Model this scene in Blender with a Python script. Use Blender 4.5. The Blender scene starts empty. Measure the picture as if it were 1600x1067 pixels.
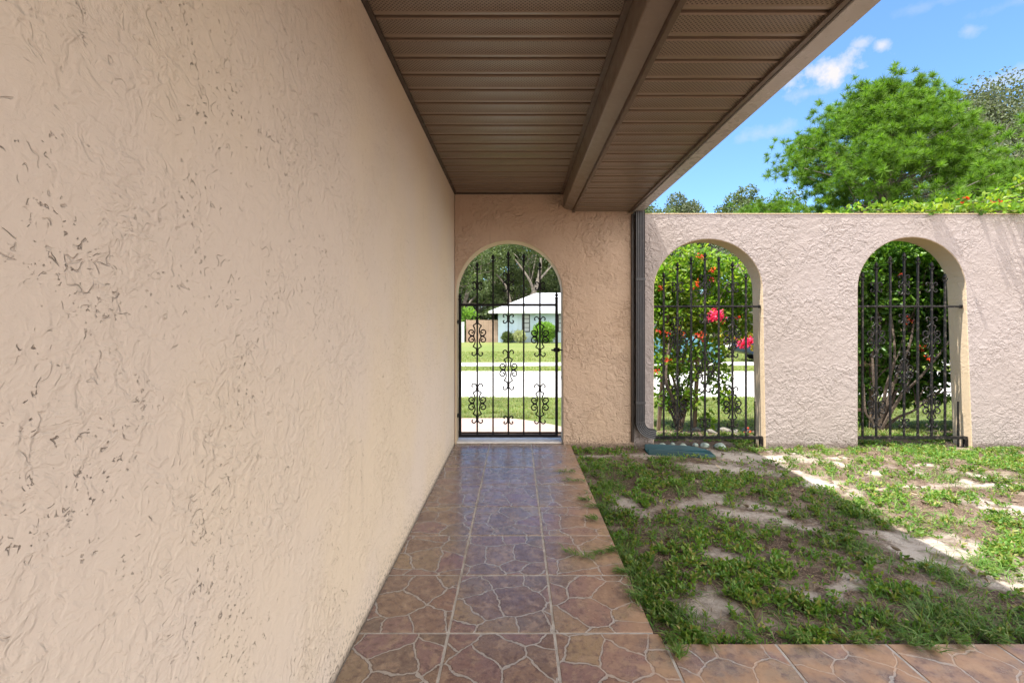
import bpy, bmesh, math, random
import numpy as np
from mathutils import Vector, Matrix
R = math.radians
random.seed(7); rng = np.random.default_rng(7)
S = bpy.context.scene
COL = S.collection

# ------------------------------------------------------------------ camera
cam = bpy.data.cameras.new('camera'); co = bpy.data.objects.new('camera', cam); COL.objects.link(co)
EYE = 1.18; FPX = 735.0; CX = 807.0; CY = 505.0
co.location = (0, 0, EYE); co.rotation_euler = (R(90), 0, 0)
cam.sensor_width = 36; cam.lens = FPX / 1600 * 36
cam.shift_x = -(CX - 800) / 1600; cam.shift_y = -(533.5 - CY) / 1600
cam.clip_start = 0.05; cam.clip_end = 3000
S.camera = co

# ------------------------------------------------------------------ light
SUN_DIR = Vector((0.417, 0.108, -1.0)).normalized()
sun = bpy.data.lights.new('sun', 'SUN'); so = bpy.data.objects.new('sun', sun); COL.objects.link(so)
sun.energy = 3.2; sun.angle = R(0.5); sun.color = (1.0, 0.95, 0.86)
so.rotation_euler = SUN_DIR.to_track_quat('-Z', 'Y').to_euler(); so.location = (-4, 0, 12)
S.view_settings.view_transform = 'Standard'; S.view_settings.look = 'None'
S.view_settings.gamma = 1; S.view_settings.exposure = 1.87
S.cycles.max_bounces = 10; S.cycles.diffuse_bounces = 7; S.cycles.transparent_max_bounces = 8
S.cycles.sample_clamp_indirect = 6

w = bpy.data.worlds.new('World'); S.world = w; w.use_nodes = True
nt = w.node_tree; nt.nodes.clear()
def wn(t, **k):
    n = nt.nodes.new(t)
    for a, b in k.items(): setattr(n, a, b)
    return n
sky = wn('ShaderNodeTexSky', sky_type='NISHITA', sun_disc=False)
sky.sun_elevation = math.asin(-SUN_DIR.z)
sky.sun_rotation = math.atan2(-SUN_DIR.x, -SUN_DIR.y)
sky.air_density = 1.0; sky.dust_density = 0.9; sky.ozone_density = 2.2
bg = wn('ShaderNodeBackground'); bg.inputs[1].default_value = 0.085
tint = wn('ShaderNodeVectorMath', operation='MULTIPLY'); nt.links.new(sky.outputs[0], tint.inputs[0]); tint.inputs[1].default_value = (.68, .90, 1.10)
nt.links.new(tint.outputs[0], bg.inputs[0])
tc = wn('ShaderNodeTexCoord')
nrm = wn('ShaderNodeVectorMath', operation='NORMALIZE'); nt.links.new(tc.outputs['Generated'], nrm.inputs[0])
noi = wn('ShaderNodeTexNoise'); noi.inputs['Scale'].default_value = 26; noi.inputs['Detail'].default_value = 6
noi.inputs['Roughness'].default_value = 0.6
nt.links.new(nrm.outputs[0], noi.inputs['Vector'])
acc = None
def wm(op, a, b=None, c=None, clamp=False):
    n = wn('ShaderNodeMath', operation=op, use_clamp=clamp)
    for i, v in enumerate((a, b, c)):
        if v is None: continue
        if isinstance(v, (int, float)): n.inputs[i].default_value = v
        else: nt.links.new(v, n.inputs[i])
    return n.outputs[0]
for (px, py, rx, rz, amt) in [(1282, 112, .062, .026, 1.0), (1320, 98, .03, .022, .9), (1345, 67, .016, .010, .55), (1378, 72, .014, .010, .75),
                              (1262, 146, .04, .012, .35), (1200, 206, .055, .013, .28), (1515, 48, .014, .008, .3), (1568, 125, .03, .012, .4),
                              (1470, 2, .06, .008, .15), (1590, 3, .05, .008, .15)]:
    c = Vector(((px - CX) / FPX, 1, (CY - py) / FPX)).normalized()
    sub = wn('ShaderNodeVectorMath', operation='SUBTRACT'); nt.links.new(nrm.outputs[0], sub.inputs[0]); sub.inputs[1].default_value = c
    mul = wn('ShaderNodeVectorMath', operation='MULTIPLY'); nt.links.new(sub.outputs[0], mul.inputs[0]); mul.inputs[1].default_value = (1/rx, 1/rx, 1/rz)
    ln = wn('ShaderNodeVectorMath', operation='LENGTH'); nt.links.new(mul.outputs[0], ln.inputs[0])
    v = wm('SUBTRACT', 1.0, ln.outputs['Value'])
    v = wm('ADD', v, wm('MULTIPLY', wm('SUBTRACT', noi.outputs['Fac'], .5), 3.4))
    v = wm('MULTIPLY', wm('MULTIPLY', v, 1.1, clamp=True), amt)
    acc = v if acc is None else wm('MAXIMUM', acc, v)
bg2 = wn('ShaderNodeBackground'); bg2.inputs[0].default_value = (1, .97, .98, 1); bg2.inputs[1].default_value = 0.27
mx = wn('ShaderNodeMixShader'); nt.links.new(acc, mx.inputs[0]); nt.links.new(bg.outputs[0], mx.inputs[1]); nt.links.new(bg2.outputs[0], mx.inputs[2])
# unseen cloud bank added to brighten the shade, right of and behind the camera
dt = wn('ShaderNodeVectorMath', operation='DOT_PRODUCT'); nt.links.new(nrm.outputs[0], dt.inputs[0]); dt.inputs[1].default_value = Vector((.55, -.75, .35)).normalized()
n3 = wn('ShaderNodeTexNoise'); n3.inputs['Scale'].default_value = 4.2; n3.inputs['Detail'].default_value = 7; nt.links.new(nrm.outputs[0], n3.inputs['Vector'])
cb = wm('ADD', wm('MULTIPLY', wm('SUBTRACT', dt.outputs['Value'], .26), 4.0), wm('MULTIPLY', wm('SUBTRACT', n3.outputs['Fac'], .5), 2.2))
cb = wm('MULTIPLY', cb, 1.0, clamp=True)
bg3 = wn('ShaderNodeBackground'); bg3.inputs[0].default_value = (1, .965, .92, 1)
nt.links.new(wm('ADD', .72, wm('MULTIPLY', n3.outputs['Fac'], .5)), bg3.inputs[1])
mx2 = wn('ShaderNodeMixShader'); nt.links.new(cb, mx2.inputs[0]); nt.links.new(mx.outputs[0], mx2.inputs[1]); nt.links.new(bg3.outputs[0], mx2.inputs[2])
ow = wn('ShaderNodeOutputWorld'); nt.links.new(mx2.outputs[0], ow.inputs[0])

# ------------------------------------------------------------------ node helper
class M:
    def __init__(s, name):
        s.m = bpy.data.materials.new(name); s.m.use_nodes = True; s.t = s.m.node_tree
        s.t.nodes.clear(); s.out = s.t.nodes.new('ShaderNodeOutputMaterial')
        s.b = s.t.nodes.new('ShaderNodeBsdfPrincipled'); s.t.links.new(s.b.outputs[0], s.out.inputs[0])
        s._o = None
    def set(s, inp, v):
        if hasattr(v, 'is_output') or isinstance(v, bpy.types.NodeSocket): s.t.links.new(v, inp)
        elif isinstance(v, (tuple, list)) and inp.type == 'RGBA' and len(v) == 3: inp.default_value = (*v, 1)
        else: inp.default_value = v
    def p(s, **k):
        for a, v in k.items(): s.set(s.b.inputs[a.replace('_', ' ')], v)
        return s
    def node(s, t, ins=None, **k):
        n = s.t.nodes.new(t)
        for a, v in k.items(): setattr(n, a, v)
        for a, v in (ins or {}).items(): s.set(n.inputs[a], v)
        return n
    @property
    def obj(s):
        if s._o is None: s._o = s.node('ShaderNodeTexCoord').outputs['Object']
        return s._o
    def noise(s, scale, detail=3, rough=.55, dist=0, vec=None, col=False):
        n = s.node('ShaderNodeTexNoise', {'Scale': scale, 'Detail': detail, 'Roughness': rough, 'Distortion': dist, 'Vector': vec if vec is not None else s.obj})
        return n.outputs['Color' if col else 'Fac']
    def voro(s, scale, feature='F1', vec=None, out='Distance', rnd=1.0, dim='3D'):
        n = s.node('ShaderNodeTexVoronoi', {'Scale': scale, 'Vector': vec if vec is not None else s.obj, 'Randomness': rnd}, feature=feature, voronoi_dimensions=dim)
        return n.outputs[out]
    def ma(s, op, a, b=None, c=None, clamp=False):
        n = s.node('ShaderNodeMath', operation=op, use_clamp=clamp)
        for i, v in enumerate((a, b, c)):
            if v is not None: s.set(n.inputs[i], v)
        return n.outputs[0]
    def vm(s, op, a, b=None, scale=None):
        n = s.node('ShaderNodeVectorMath', operation=op)
        s.set(n.inputs[0], a)
        if b is not None: s.set(n.inputs[1], b)
        if scale is not None: s.set(n.inputs['Scale'], scale)
        return n.outputs[0]
    def ss(s, v, a, b, lo=0., hi=1.):
        n = s.node('ShaderNodeMapRange', {'Value': v, 'From Min': a, 'From Max': b, 'To Min': lo, 'To Max': hi}, interpolation_type='SMOOTHSTEP')
        return n.outputs[0]
    def mix(s, f, a, b, mode='MIX'):
        n = s.node('ShaderNodeMix', data_type='RGBA', blend_type=mode)
        s.set(n.inputs[0], f); s.set(n.inputs[6], a); s.set(n.inputs[7], b)
        return n.outputs[2]
    def ramp(s, f, stops, interp='LINEAR'):
        n = s.node('ShaderNodeValToRGB', {'Fac': f}); r = n.color_ramp; r.interpolation = interp
        while len(r.elements) > 1: r.elements.remove(r.elements[-1])
        r.elements[0].position = stops[0][0]; r.elements[0].color = (*stops[0][1], 1)
        for q, c in stops[1:]: e = r.elements.new(q); e.color = (*c, 1)
        return n.outputs[0]
    def bump(s, h, strength=1., dist=.01, normal=None):
        ins = {'Height': h, 'Strength': strength, 'Distance': dist}
        if normal is not None: ins['Normal'] = normal
        n = s.node('ShaderNodeBump', ins); s.t.links.new(n.outputs[0], s.b.inputs['Normal']); return n.outputs[0]
    def island(s): return s.node('ShaderNodeNewGeometry').outputs['Random Per Island']
    def scalev(s, v, vec=None):
        return s.vm('MULTIPLY', vec if vec is not None else s.obj, v)

# ------------------------------------------------------------------ materials
def stucco(name, base, warm, k=1.0, bump=1.0, cracks=1.0, wormsc=22, grime=False, bdist=.006, crackdark=.6):
    m = M(name)
    big = m.noise(1.1, 3, .5)
    nd = m.noise(6.5 * k, 3, .6, 0, col=True)
    vec = m.vm('ADD', m.obj, m.vm('SCALE', m.vm('SUBTRACT', nd, (.5, .5, .5)), scale=.075))
    def crease(sc, off, wd, seed, lo, rlo):
        n1 = m.noise(sc * k, 3, .6, .25, m.vm('ADD', vec, off))
        c = m.ss(m.ma('ABSOLUTE', m.ma('SUBTRACT', n1, .5)), wd, .0)
        b = m.ss(m.noise(sc * 2.6 * k, 3, .65, 0, m.vm('ADD', m.obj, off)), lo, lo + .07)
        g = m.ss(m.noise(2.6 * k + seed, 4, .65, 0, m.vm('ADD', m.obj, off)), rlo, rlo + .16)
        return m.ma('MULTIPLY', m.ma('MULTIPLY', c, b), g)
    c1 = crease(6.5, (0., 0., 0.), .009, 0, .51, .44)
    c2 = crease(15, (4.1, 2.2, 7.7), .014, .6, .56, .48)
    c3 = crease(30, (8.1, 5.2, 1.7), .020, 1.1, .55, .49)
    crk = m.ma('MAXIMUM', m.ma('MAXIMUM', m.ma('MULTIPLY', c1, .4), c2), c3)
    n2 = m.noise(wormsc, 2.5, .5, .9, vec)
    worm = m.ss(n2, .40, .62)
    wreg = m.ss(m.noise(3.1, 2, .5, 0, m.vm('ADD', m.obj, (3., 7., 1.))), .35, .65, .3, 1.)
    worm2 = m.ss(m.noise(wormsc * 2.1, 3, .6, .3, m.vm('MULTIPLY', m.vm('ADD', vec, (2., 2., 5.)), (1., 1., 1.5))), .44, .64)
    fine = m.noise(150, 4, .65)
    pits = m.ss(m.voro(55, vec=vec), .05, .17)
    pm = m.ss(m.noise(4.5, 2, .5, 0, m.vm('ADD', m.obj, (9., 2., 4.))), .47, .6)
    pit = m.ma('MULTIPLY', m.ma('SUBTRACT', 1., pits), pm)
    h = m.ma('MULTIPLY', m.ma('MULTIPLY', worm, wreg), .6 * bump)
    h = m.ma('ADD', h, m.ma('MULTIPLY', m.ma('MULTIPLY', worm2, wreg), .28 * bump))
    h = m.ma('ADD', h, m.ma('MULTIPLY', crk, -1.3 * cracks))
    h = m.ma('ADD', h, m.ma('MULTIPLY', pit, -.6 * cracks))
    h = m.ma('ADD', h, m.ma('MULTIPLY', fine, .16))
    h = m.ma('ADD', h, m.ma('MULTIPLY', m.noise(7, 3, .5), .7 * bump))
    m.bump(h, 1.0, bdist)
    col = m.mix(m.ss(big, .35, .65), base, warm)
    col = m.mix(m.ma('MULTIPLY', m.noise(45, 3), .12), col, (.30, .25, .21))
    col = m.mix(m.ma('MULTIPLY', m.ma('MAXIMUM', crk, m.ma('MULTIPLY', pit, .6)), crackdark), col, (.17, .13, .11))
    spk = m.ss(m.voro(26, vec=m.obj), .035, .02)
    spk = m.ma('MULTIPLY', spk, m.ss(m.noise(2.0, 2, .5, 0, m.vm('ADD', m.obj, (5., 5., 5.))), .5, .6))
    col = m.mix(m.ma('MULTIPLY', spk, .6), col, (.10, .07, .05))
    z = m.node('ShaderNodeSeparateXYZ', {0: m.obj}).outputs[2]
    if grime:
        sv = m.noise(1., 4, .65, 0, m.vm('MULTIPLY', m.obj, (14., 14., .7)))
        st = m.ma('MULTIPLY', m.ss(sv, .56, .72), m.ss(m.noise(1.6, 3, .6), .45, .65))
        col = m.mix(m.ma('MULTIPLY', st, .16), col, (.22, .18, .15))
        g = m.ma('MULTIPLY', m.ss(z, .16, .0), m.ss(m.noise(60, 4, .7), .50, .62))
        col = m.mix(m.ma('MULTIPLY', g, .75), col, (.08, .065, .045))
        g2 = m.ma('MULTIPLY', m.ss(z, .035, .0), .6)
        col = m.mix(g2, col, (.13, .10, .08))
    m.p(Base_Color=col, Roughness=.82)
    m.b.inputs['Specular IOR Level'].default_value = .3
    return m.m
MAT = {}
MAT['wall_left'] = stucco('smooth_trowelled_stucco', (.66, .56, .475), (.68, .565, .435), 1.1, .8, 1.0, 22, True, .0055, .30)
MAT['wall_arch'] = stucco('rough_skip_trowel_stucco', (.37, .32, .31), (.355, .305, .29), 1.15, 1.15, .4, 17, True, .009, .12)
MAT['wall_gate'] = stucco('rough_stucco_warm_shade', (.58, .43, .325), (.56, .405, .295), 1.15, 1.15, .4, 17, True, .012, .12)  # warm tone of the shaded gate section put into the base colour
MAT['jamb'] = stucco('jamb_stucco', (.55, .425, .29), (.53, .41, .275), 1.0, .4, .2, 18, False)

def painted_metal(name, c, rough=.42, bump=.15, met=0.0, var=.1):
    m = M(name)
    col = m.mix(m.ma('MULTIPLY', m.noise(9, 4, .6), var * 3), c, tuple(x * .55 for x in c))
    dust = m.ss(m.noise(30, 5, .7), .52, .75, 0, var * 2.2)
    col = m.mix(dust, col, (.28, .24, .2))
    m.p(Base_Color=col, Roughness=m.ss(m.noise(14, 3), .2, .8, rough - .08, rough + .12), Metallic=met)
    m.bump(m.noise(60, 3), bump, .002)
    return m.m
BROWN = (.105, .066, .042)
MAT['brown'] = painted_metal('brown_painted_aluminium', (.120, .083, .058), .36)
MAT['beam'] = painted_metal('brown_painted_beam', (.20, .148, .108), .36, .3)
MAT['dark_trim'] = painted_metal('dark_brown_trim', (.045, .030, .022), .4)
MAT['gutter'] = painted_metal('gutter_brown', (.45, .425, .405), .28)
MAT['spout'] = painted_metal('downspout_slate_brown', (.050, .050, .058), .4)
MAT['iron'] = painted_metal('black_wrought_iron', (.007, .006, .007), .6, .3, 0, .04)
MAT['iron_worn'] = painted_metal('worn_black_iron', (.008, .007, .008), .5, .5, 0, .22)
MAT['brass'] = painted_metal('weathered_steel', (.16, .11, .07), .5, .4)
MAT['inner_roof'] = painted_metal('shingle_grey', (.14, .12, .11), .9, .5)

for k_ in ('iron', 'iron_worn'):
    MAT[k_].node_tree.nodes['Principled BSDF'].inputs['Specular IOR Level'].default_value = .22
def soffit_mat():
    m = M('perforated_brown_soffit')
    # diamond lattice of small punched holes, in the flats only (painted by position across each board)
    sx = m.node('ShaderNodeSeparateXYZ', {0: m.obj})
    x, y = sx.outputs[0], sx.outputs[1]
    pw = .017
    a = m.ma('ADD', m.ma('DIVIDE', x, pw), m.ma('DIVIDE', y, pw))
    b = m.ma('SUBTRACT', m.ma('DIVIDE', x, pw), m.ma('DIVIDE', y, pw))
    fa = m.ma('ABSOLUTE', m.ma('SUBTRACT', m.ma('FRACT', a), .5))
    fb = m.ma('ABSOLUTE', m.ma('SUBTRACT', m.ma('FRACT', b), .5))
    d = m.ma('MAXIMUM', fa, fb)
    hole = m.ss(d, .34, .22)
    ph = m.ma('FRACT', m.ma('DIVIDE', m.ma('ADD', y, 5.), .152))
    inflat = m.ma('MULTIPLY', m.ss(ph, .16, .18), m.ss(ph, .84, .82))
    hole = m.ma('MULTIPLY', hole, inflat)
    base = m.mix(m.noise(5, 3), (.235, .178, .132), (.205, .152, .112))
    col = m.mix(m.ma('MULTIPLY', hole, .8), base, (.02, .014, .01))
    m.p(Base_Color=col, Roughness=.33)
    m.bump(m.ma('SUBTRACT', m.ma('MULTIPLY', m.noise(3.0, 2), 1.6), m.ma('MULTIPLY', hole, .35)), .35, .006)
    return m.m
MAT['soffit'] = soffit_mat()

def tile_mat():
    m = M('crazy_paving_ceramic_tile')
    isl = m.island()
    off = m.node('ShaderNodeCombineXYZ', {0: m.ma('MULTIPLY', m.ma('FLOOR', m.ma('MULTIPLY', isl, 9.)), 3.7), 1: m.ma('MULTIPLY', isl, 11.), 2: 0.}).outputs[0]
    vec = m.vm('ADD', m.obj, off)
    fl = m.vm('MULTIPLY', vec, (1., 1., 0.))
    wob = m.vm('SCALE', m.vm('SUBTRACT', m.noise(11, 3, .6, 0, fl, True), (.5, .5, .5)), scale=.055)
    wob = m.vm('MULTIPLY', wob, (1., 1., 0.))
    v2 = m.vm('ADD', fl, wob)
    de = m.voro(6.4, 'DISTANCE_TO_EDGE', v2, 'Distance', .9, '2D')
    cc = m.voro(6.4, 'F1', v2, 'Color', .9, '2D')
    cr = m.node('ShaderNodeSeparateColor', {0: cc}).outputs[0]
    vein = m.ss(m.ma('ADD', de, m.ma('MULTIPLY', m.ma('SUBTRACT', m.noise(14, 2, .5, 0, fl), .5), .03)), .030, .018)
    stone = m.ramp(cr, [(0, (.165, .108, .085)), (.25, (.23, .155, .11)), (.45, (.21, .128, .128)), (.62, (.27, .195, .125)), (.8, (.175, .13, .105)), (1, (.23, .14, .108))])
    mot = m.noise(16, 7, .72, .6, fl)
    stone = m.mix(m.ss(mot, .47, .62, 0, .7), stone, (.33, .235, .17))
    stone = m.mix(m.ss(m.noise(34, 6, .75, 0, fl), .48, .64, 0, .75), stone, (.10, .058, .055))
    stone = m.mix(m.ss(m.noise(160, 2, .6, 0, fl), .58, .74, 0, .35), stone, (.42, .33, .27))
    vc = m.mix(m.noise(50, 3, .6, 0, fl), (.385, .35, .325), (.29, .255, .23))
    edge = m.ss(m.ma('ABSOLUTE', m.ma('SUBTRACT', de, .036)), .012, .0, 0, .7)
    stone = m.mix(edge, stone, (.06, .035, .03))
    col = m.mix(vein, stone, vc)
    # dirt along the soil side
    dx = m.node('ShaderNodeSeparateXYZ', {0: m.obj}); px_, py_ = dx.outputs[0], dx.outputs[1]
    d1 = m.ma('MULTIPLY', m.ss(px_, .38, .52), m.ss(py_, 1.70, 1.80))
    d2 = m.ma('MULTIPLY', m.ss(py_, 1.60, 1.735), m.ss(px_, .50, .56))
    dd = m.ma('MULTIPLY', m.ma('MULTIPLY', m.ma('MAXIMUM', d1, m.ma('MULTIPLY', d2, m.ss(py_, 1.76, 1.75))), m.ss(m.noise(16, 6, .75), .42, .60)), .65)
    col = m.mix(dd, col, (.14, .10, .07))
    # dirt specks
    sp = m.ma('MULTIPLY', m.ss(m.voro(70, vec=m.obj), .11, .07), m.ss(m.noise(6, 3, .6), .48, .6))
    x = m.node('ShaderNodeSeparateXYZ', {0: m.obj}).outputs[0]
    col = m.mix(m.ma('MULTIPLY', sp, .8), col, (.03, .022, .016))
    sand = m.ma('MULTIPLY', m.ss(x, .1, .62, 0, .55), m.ss(m.noise(7, 4, .65), .35, .62))  # sandy film; its orange also paints in the warm light at right
    col = m.mix(sand, col, (.46, .27, .15))
    m.p(Base_Color=col, Roughness=m.ma('ADD', m.ss(m.noise(17, 4, .7, 0, fl), .3, .7, .15, .36), m.ma('MULTIPLY', sand, .6)))
    h = m.ma('ADD', m.ma('MULTIPLY', vein, -.8), m.ma('MULTIPLY', m.noise(40, 4, .6, 0, fl), .35))
    m.bump(h, .45, .003)
    return m.m
MAT['tile'] = tile_mat()
def simple(name, c1, c2, sc=8, rough=.8, bump=.3, bd=.01, detail=4):
    m = M(name); n = m.noise(sc, detail, .6)
    m.p(Base_Color=m.mix(m.ss(n, .3, .7), c1, c2), Roughness=rough); m.bump(m.noise(sc * 4, detail, .6), bump, bd)
    return m.m
MAT['grout'] = simple('sandy_grout', (.44, .41, .38), (.27, .24, .215), 14, .9, .5, .002)
MAT['sill'] = simple('white_painted_sill', (.70, .67, .64), (.58, .55, .52), 18, .6, .3, .003)

def soil():
    m = M('sandy_courtyard_soil')
    at = m.node('ShaderNodeAttribute', attribute_name='sand').outputs['Fac']
    s = m.ma('ADD', at, m.ma('MULTIPLY', m.ma('SUBTRACT', m.noise(9, 6, .7), .5), 1.1))
    s = m.ma('ADD', s, m.ma('MULTIPLY', m.ma('SUBTRACT', m.noise(38, 5, .7), .5), .9)); s = m.ss(s, .15, 1.0)
    humus = m.mix(m.noise(40, 5, .7), (.125, .085, .064), (.055, .038, .029))
    humus = m.mix(m.ss(m.noise(4, 5, .7), .48, .62, 0, .75), humus, (.27, .215, .17))
    humus = m.mix(m.ss(m.noise(120, 3, .6), .5, .7), humus, (.27, .19, .135))
    sandc = m.mix(m.noise(25, 5, .7), (.50, .45, .40), (.36, .31, .27))
    sandc = m.mix(m.ss(m.noise(200, 2, .6), .55, .7, 0, .5), sandc, (.22, .18, .15))
    col = m.mix(s, humus, sandc)
    m.p(Base_Color=col, Roughness=.95)
    m.b.inputs['Specular IOR Level'].default_value = .2
    h = m.ma('ADD', m.ma('MULTIPLY', m.noise(30, 6, .7), 1.), m.ma('MULTIPLY', m.noise(150, 4, .7), .5))
    m.bump(h, .9, .018)
    return m.m
MAT['soil'] = soil()
def lawn():
    m = M('lawn_turf')
    n = m.noise(.35, 4, .6); f = m.noise(9, 6, .75)
    col = m.mix(m.ss(n, .35, .65), (.125, .175, .045), (.17, .19, .062))
    col = m.mix(m.ss(f, .45, .7, 0, .6), col, (.24, .21, .10))
    col = m.mix(m.ss(m.noise(60, 4, .7), .45, .65, 0, .5), col, (.07, .10, .025))
    m.p(Base_Color=col, Roughness=.9); m.bump(m.noise(45, 5, .7), .8, .04)
    m.b.inputs['Specular IOR Level'].default_value = .15
    return m.m
MAT['lawn'] = lawn()
MAT['concrete'] = simple('pale_concrete', (.44, .425, .41), (.37, .355, .34), 1.2, .85, .2, .004, 7)
MAT['paver'] = simple('pink_sand_paving', (.40, .29, .245), (.34, .25, .21), 5, .85, .3, .004, 6)

def leafmat(name, cols, trans=.35, rough=.45, hue=None):
    m = M(name); isl = m.island()
    n = len(cols)
    col = m.ramp(isl, [(i / (n - 1), c) for i, c in enumerate(cols)])
    big = m.ss(m.noise(1.3, 2), .3, .7, .75, 1.2)
    col = m.vm('SCALE', col, scale=big)
    m.p(Base_Color=col, Roughness=rough); m.b.inputs['Specular IOR Level'].default_value = .35
    tr = m.node('ShaderNodeBsdfTranslucent', {'Color': m.vm('MULTIPLY', col, (1.5, 1.6, .7))})
    mxs = m.node('ShaderNodeMixShader', {0: trans}); m.t.links.new(m.b.outputs[0], mxs.inputs[1]); m.t.links.new(tr.outputs[0], mxs.inputs[2])
    m.t.links.new(mxs.outputs[0], m.out.inputs[0])
    return m.m
MAT['boug'] = leafmat('bougainvillea_leaf', [(.075, .16, .02), (.13, .25, .028), (.20, .31, .035), (.28, .34, .045), (.09, .19, .03)], .5, .4)
MAT['boug_dark'] = leafmat('bougainvillea_leaf_deep', [(.05, .125, .018), (.08, .18, .024), (.13, .25, .03), (.065, .15, .028), (.18, .30, .04)], .35, .35)
MAT['pine'] = leafmat('pine_needle', [(.055, .125, .014), (.095, .20, .016), (.16, .27, .024), (.07, .15, .014)], .38, .5)
MAT['oak'] = leafmat('oak_leaf', [(.055, .085, .030), (.080, .115, .040), (.115, .150, .055), (.065, .10, .035)], .3, .55)
MAT['oak_grey'] = leafmat('oak_leaf_grey', [(.075, .095, .050), (.10, .125, .065), (.13, .15, .085), (.085, .105, .055)], .25, .6)
MAT['weed'] = leafmat('weed_leaf', [(.07, .16, .024), (.10, .21, .032), (.155, .25, .042), (.06, .15, .035), (.19, .25, .05), (.26, .22, .08)], .35, .45)
MAT['blade'] = leafmat('grass_blade', [(.06, .15, .024), (.095, .21, .034), (.14, .24, .045), (.23, .24, .08)], .35, .5)
MAT['straw'] = leafmat('dry_straw', [(.14, .092, .06), (.25, .18, .125), (.07, .046, .034), (.37, .29, .21), (.10, .07, .05)], .1, .8)
MAT['lawnblade'] = leafmat('lawn_blade', [(.10, .16, .035), (.14, .20, .045), (.20, .23, .07), (.25, .22, .10)], .35, .6)
MAT['red'] = leafmat('red_bract', [(.62, .025, .03), (.70, .08, .04), (.66, .13, .05), (.55, .02, .05)], .45, .5)
MAT['pink'] = leafmat('pink_bract', [(.75, .04, .22), (.80, .09, .30), (.68, .03, .16), (.85, .2, .38)], .45, .5)
MAT['yellow'] = leafmat('yellow_leaf', [(.70, .52, .03), (.62, .40, .03), (.45, .48, .06)], .4, .5)
MAT['shrub'] = leafmat('lime_shrub_leaf', [(.16, .30, .05), (.24, .40, .07), (.10, .2, .04)], .4, .5)
MAT['pale_plant'] = leafmat('pale_grass_plant', [(.5, .52, .34), (.38, .42, .24)], .3, .6)
MAT['bark'] = simple('brown_bark', (.13, .095, .07), (.07, .05, .04), 14, .9, .9, .02, 6)
MAT['bark_pale'] = simple('pale_oak_bark', (.30, .255, .21), (.15, .125, .105), 3, .9, .8, .04, 6)
MAT['wood'] = simple('weathered_stake_wood', (.17, .115, .07), (.09, .06, .042), 10, .8, .5, .006, 5)
MAT['stone'] = simple('pale_green_stone', (.34, .40, .36), (.14, .18, .15), 22, .7, .6, .01, 5)
MAT['stone_grey'] = simple('grey_garden_stone', (.27, .245, .22), (.13, .12, .11), 18, .85, .6, .01, 5)
MAT['block'] = simple('teal_plastic', (.004, .055, .072), (.006, .040, .052), 5, .6, .15, .002, 4)
MAT['hwall'] = simple('pale_blue_wall', (.47, .58, .66), (.44, .55, .63), 1, .8, .2, .004)
MAT['hroof'] = simple('white_metal_roof', (.42, .43, .47), (.35, .36, .40), .8, .6, .2, .01)
MAT['hwhite'] = simple('white_trim', (.78, .77, .75), (.72, .71, .69), 3, .6, .1, .003)
MAT['peach'] = simple('peach_wall', (.55, .36, .27), (.50, .33, .25), 1, .8, .2, .004)
MAT['clay'] = simple('clay_roof', (.42, .24, .17), (.34, .19, .13), 2, .8, .5, .03)
MAT['fence'] = simple('tan_fence_board', (.42, .29, .22), (.34, .23, .17), 2.5, .85, .3, .01)
MAT['whitefence'] = simple('white_vinyl', (.62, .65, .68), (.56, .59, .62), 2, .5, .1, .003)
def plain(name, c, rough=.4, met=0.):
    m = M(name); m.p(Base_Color=m.mix(m.noise(12, 3), c, tuple(x * .85 for x in c)), Roughness=rough, Metallic=met); return m.m
MAT['glass'] = plain('dark_window_glass', (.05, .055, .06), .08)
MAT['blind'] = plain('window_blind', (.42, .44, .46), .6)
MAT['blackframe'] = plain('black_window_frame', (.012, .012, .014), .4)
MAT['tyre'] = plain('tyre_rubber', (.02, .02, .02), .8)
MAT['rim'] = plain('wheel_rim', (.45, .45, .46), .3, .8)
MAT['carteal'] = plain('teal_car_paint', (.05, .17, .22), .22)
MAT['carblue'] = plain('dark_blue_car_paint', (.012, .022, .06), .2)
MAT['lamp'] = plain('clear_lamp_plastic', (.65, .63, .6), .15)

# ------------------------------------------------------------------ object helpers
def tag(o, label=None, cat=None, group=None, kind=None):
    for k, v in (('label', label), ('category', cat), ('group', group), ('kind', kind)):
        if v: o[k] = v
    return o
def empty(name, loc, label=None, cat=None, group=None):
    o = bpy.data.objects.new(name, None); COL.objects.link(o); o.location = loc; o.empty_display_size = .1
    return tag(o, label, cat, group)
def link(name, me, mat, parent=None, origin=None):
    o = bpy.data.objects.new(name, me); COL.objects.link(o)
    if mat is not None and not me.materials:
        for mm in (mat if isinstance(mat, list) else [mat]): me.materials.append(mm)
    if parent is not None:
        o.parent = parent; p = parent; off = Vector((0, 0, 0))
        while p is not None: off += Vector(p.location); p = p.parent
        me.transform(Matrix.Translation(-off))
    elif origin is not None:
        me.transform(Matrix.Translation(-Vector(origin))); o.location = origin
    return o
def smooth(o, ang=40):
    me = o.data
    me.polygons.foreach_set('use_smooth', [True] * len(me.polygons))
    try: me.set_sharp_from_angle(angle=R(ang))
    except Exception: pass
    return o
def bevel(o, wdt, seg=2, ang=35):
    b = o.modifiers.new('bevel', 'BEVEL'); b.width = wdt; b.segments = seg; b.limit_method = 'ANGLE'; b.angle_limit = R(ang); return o
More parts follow.
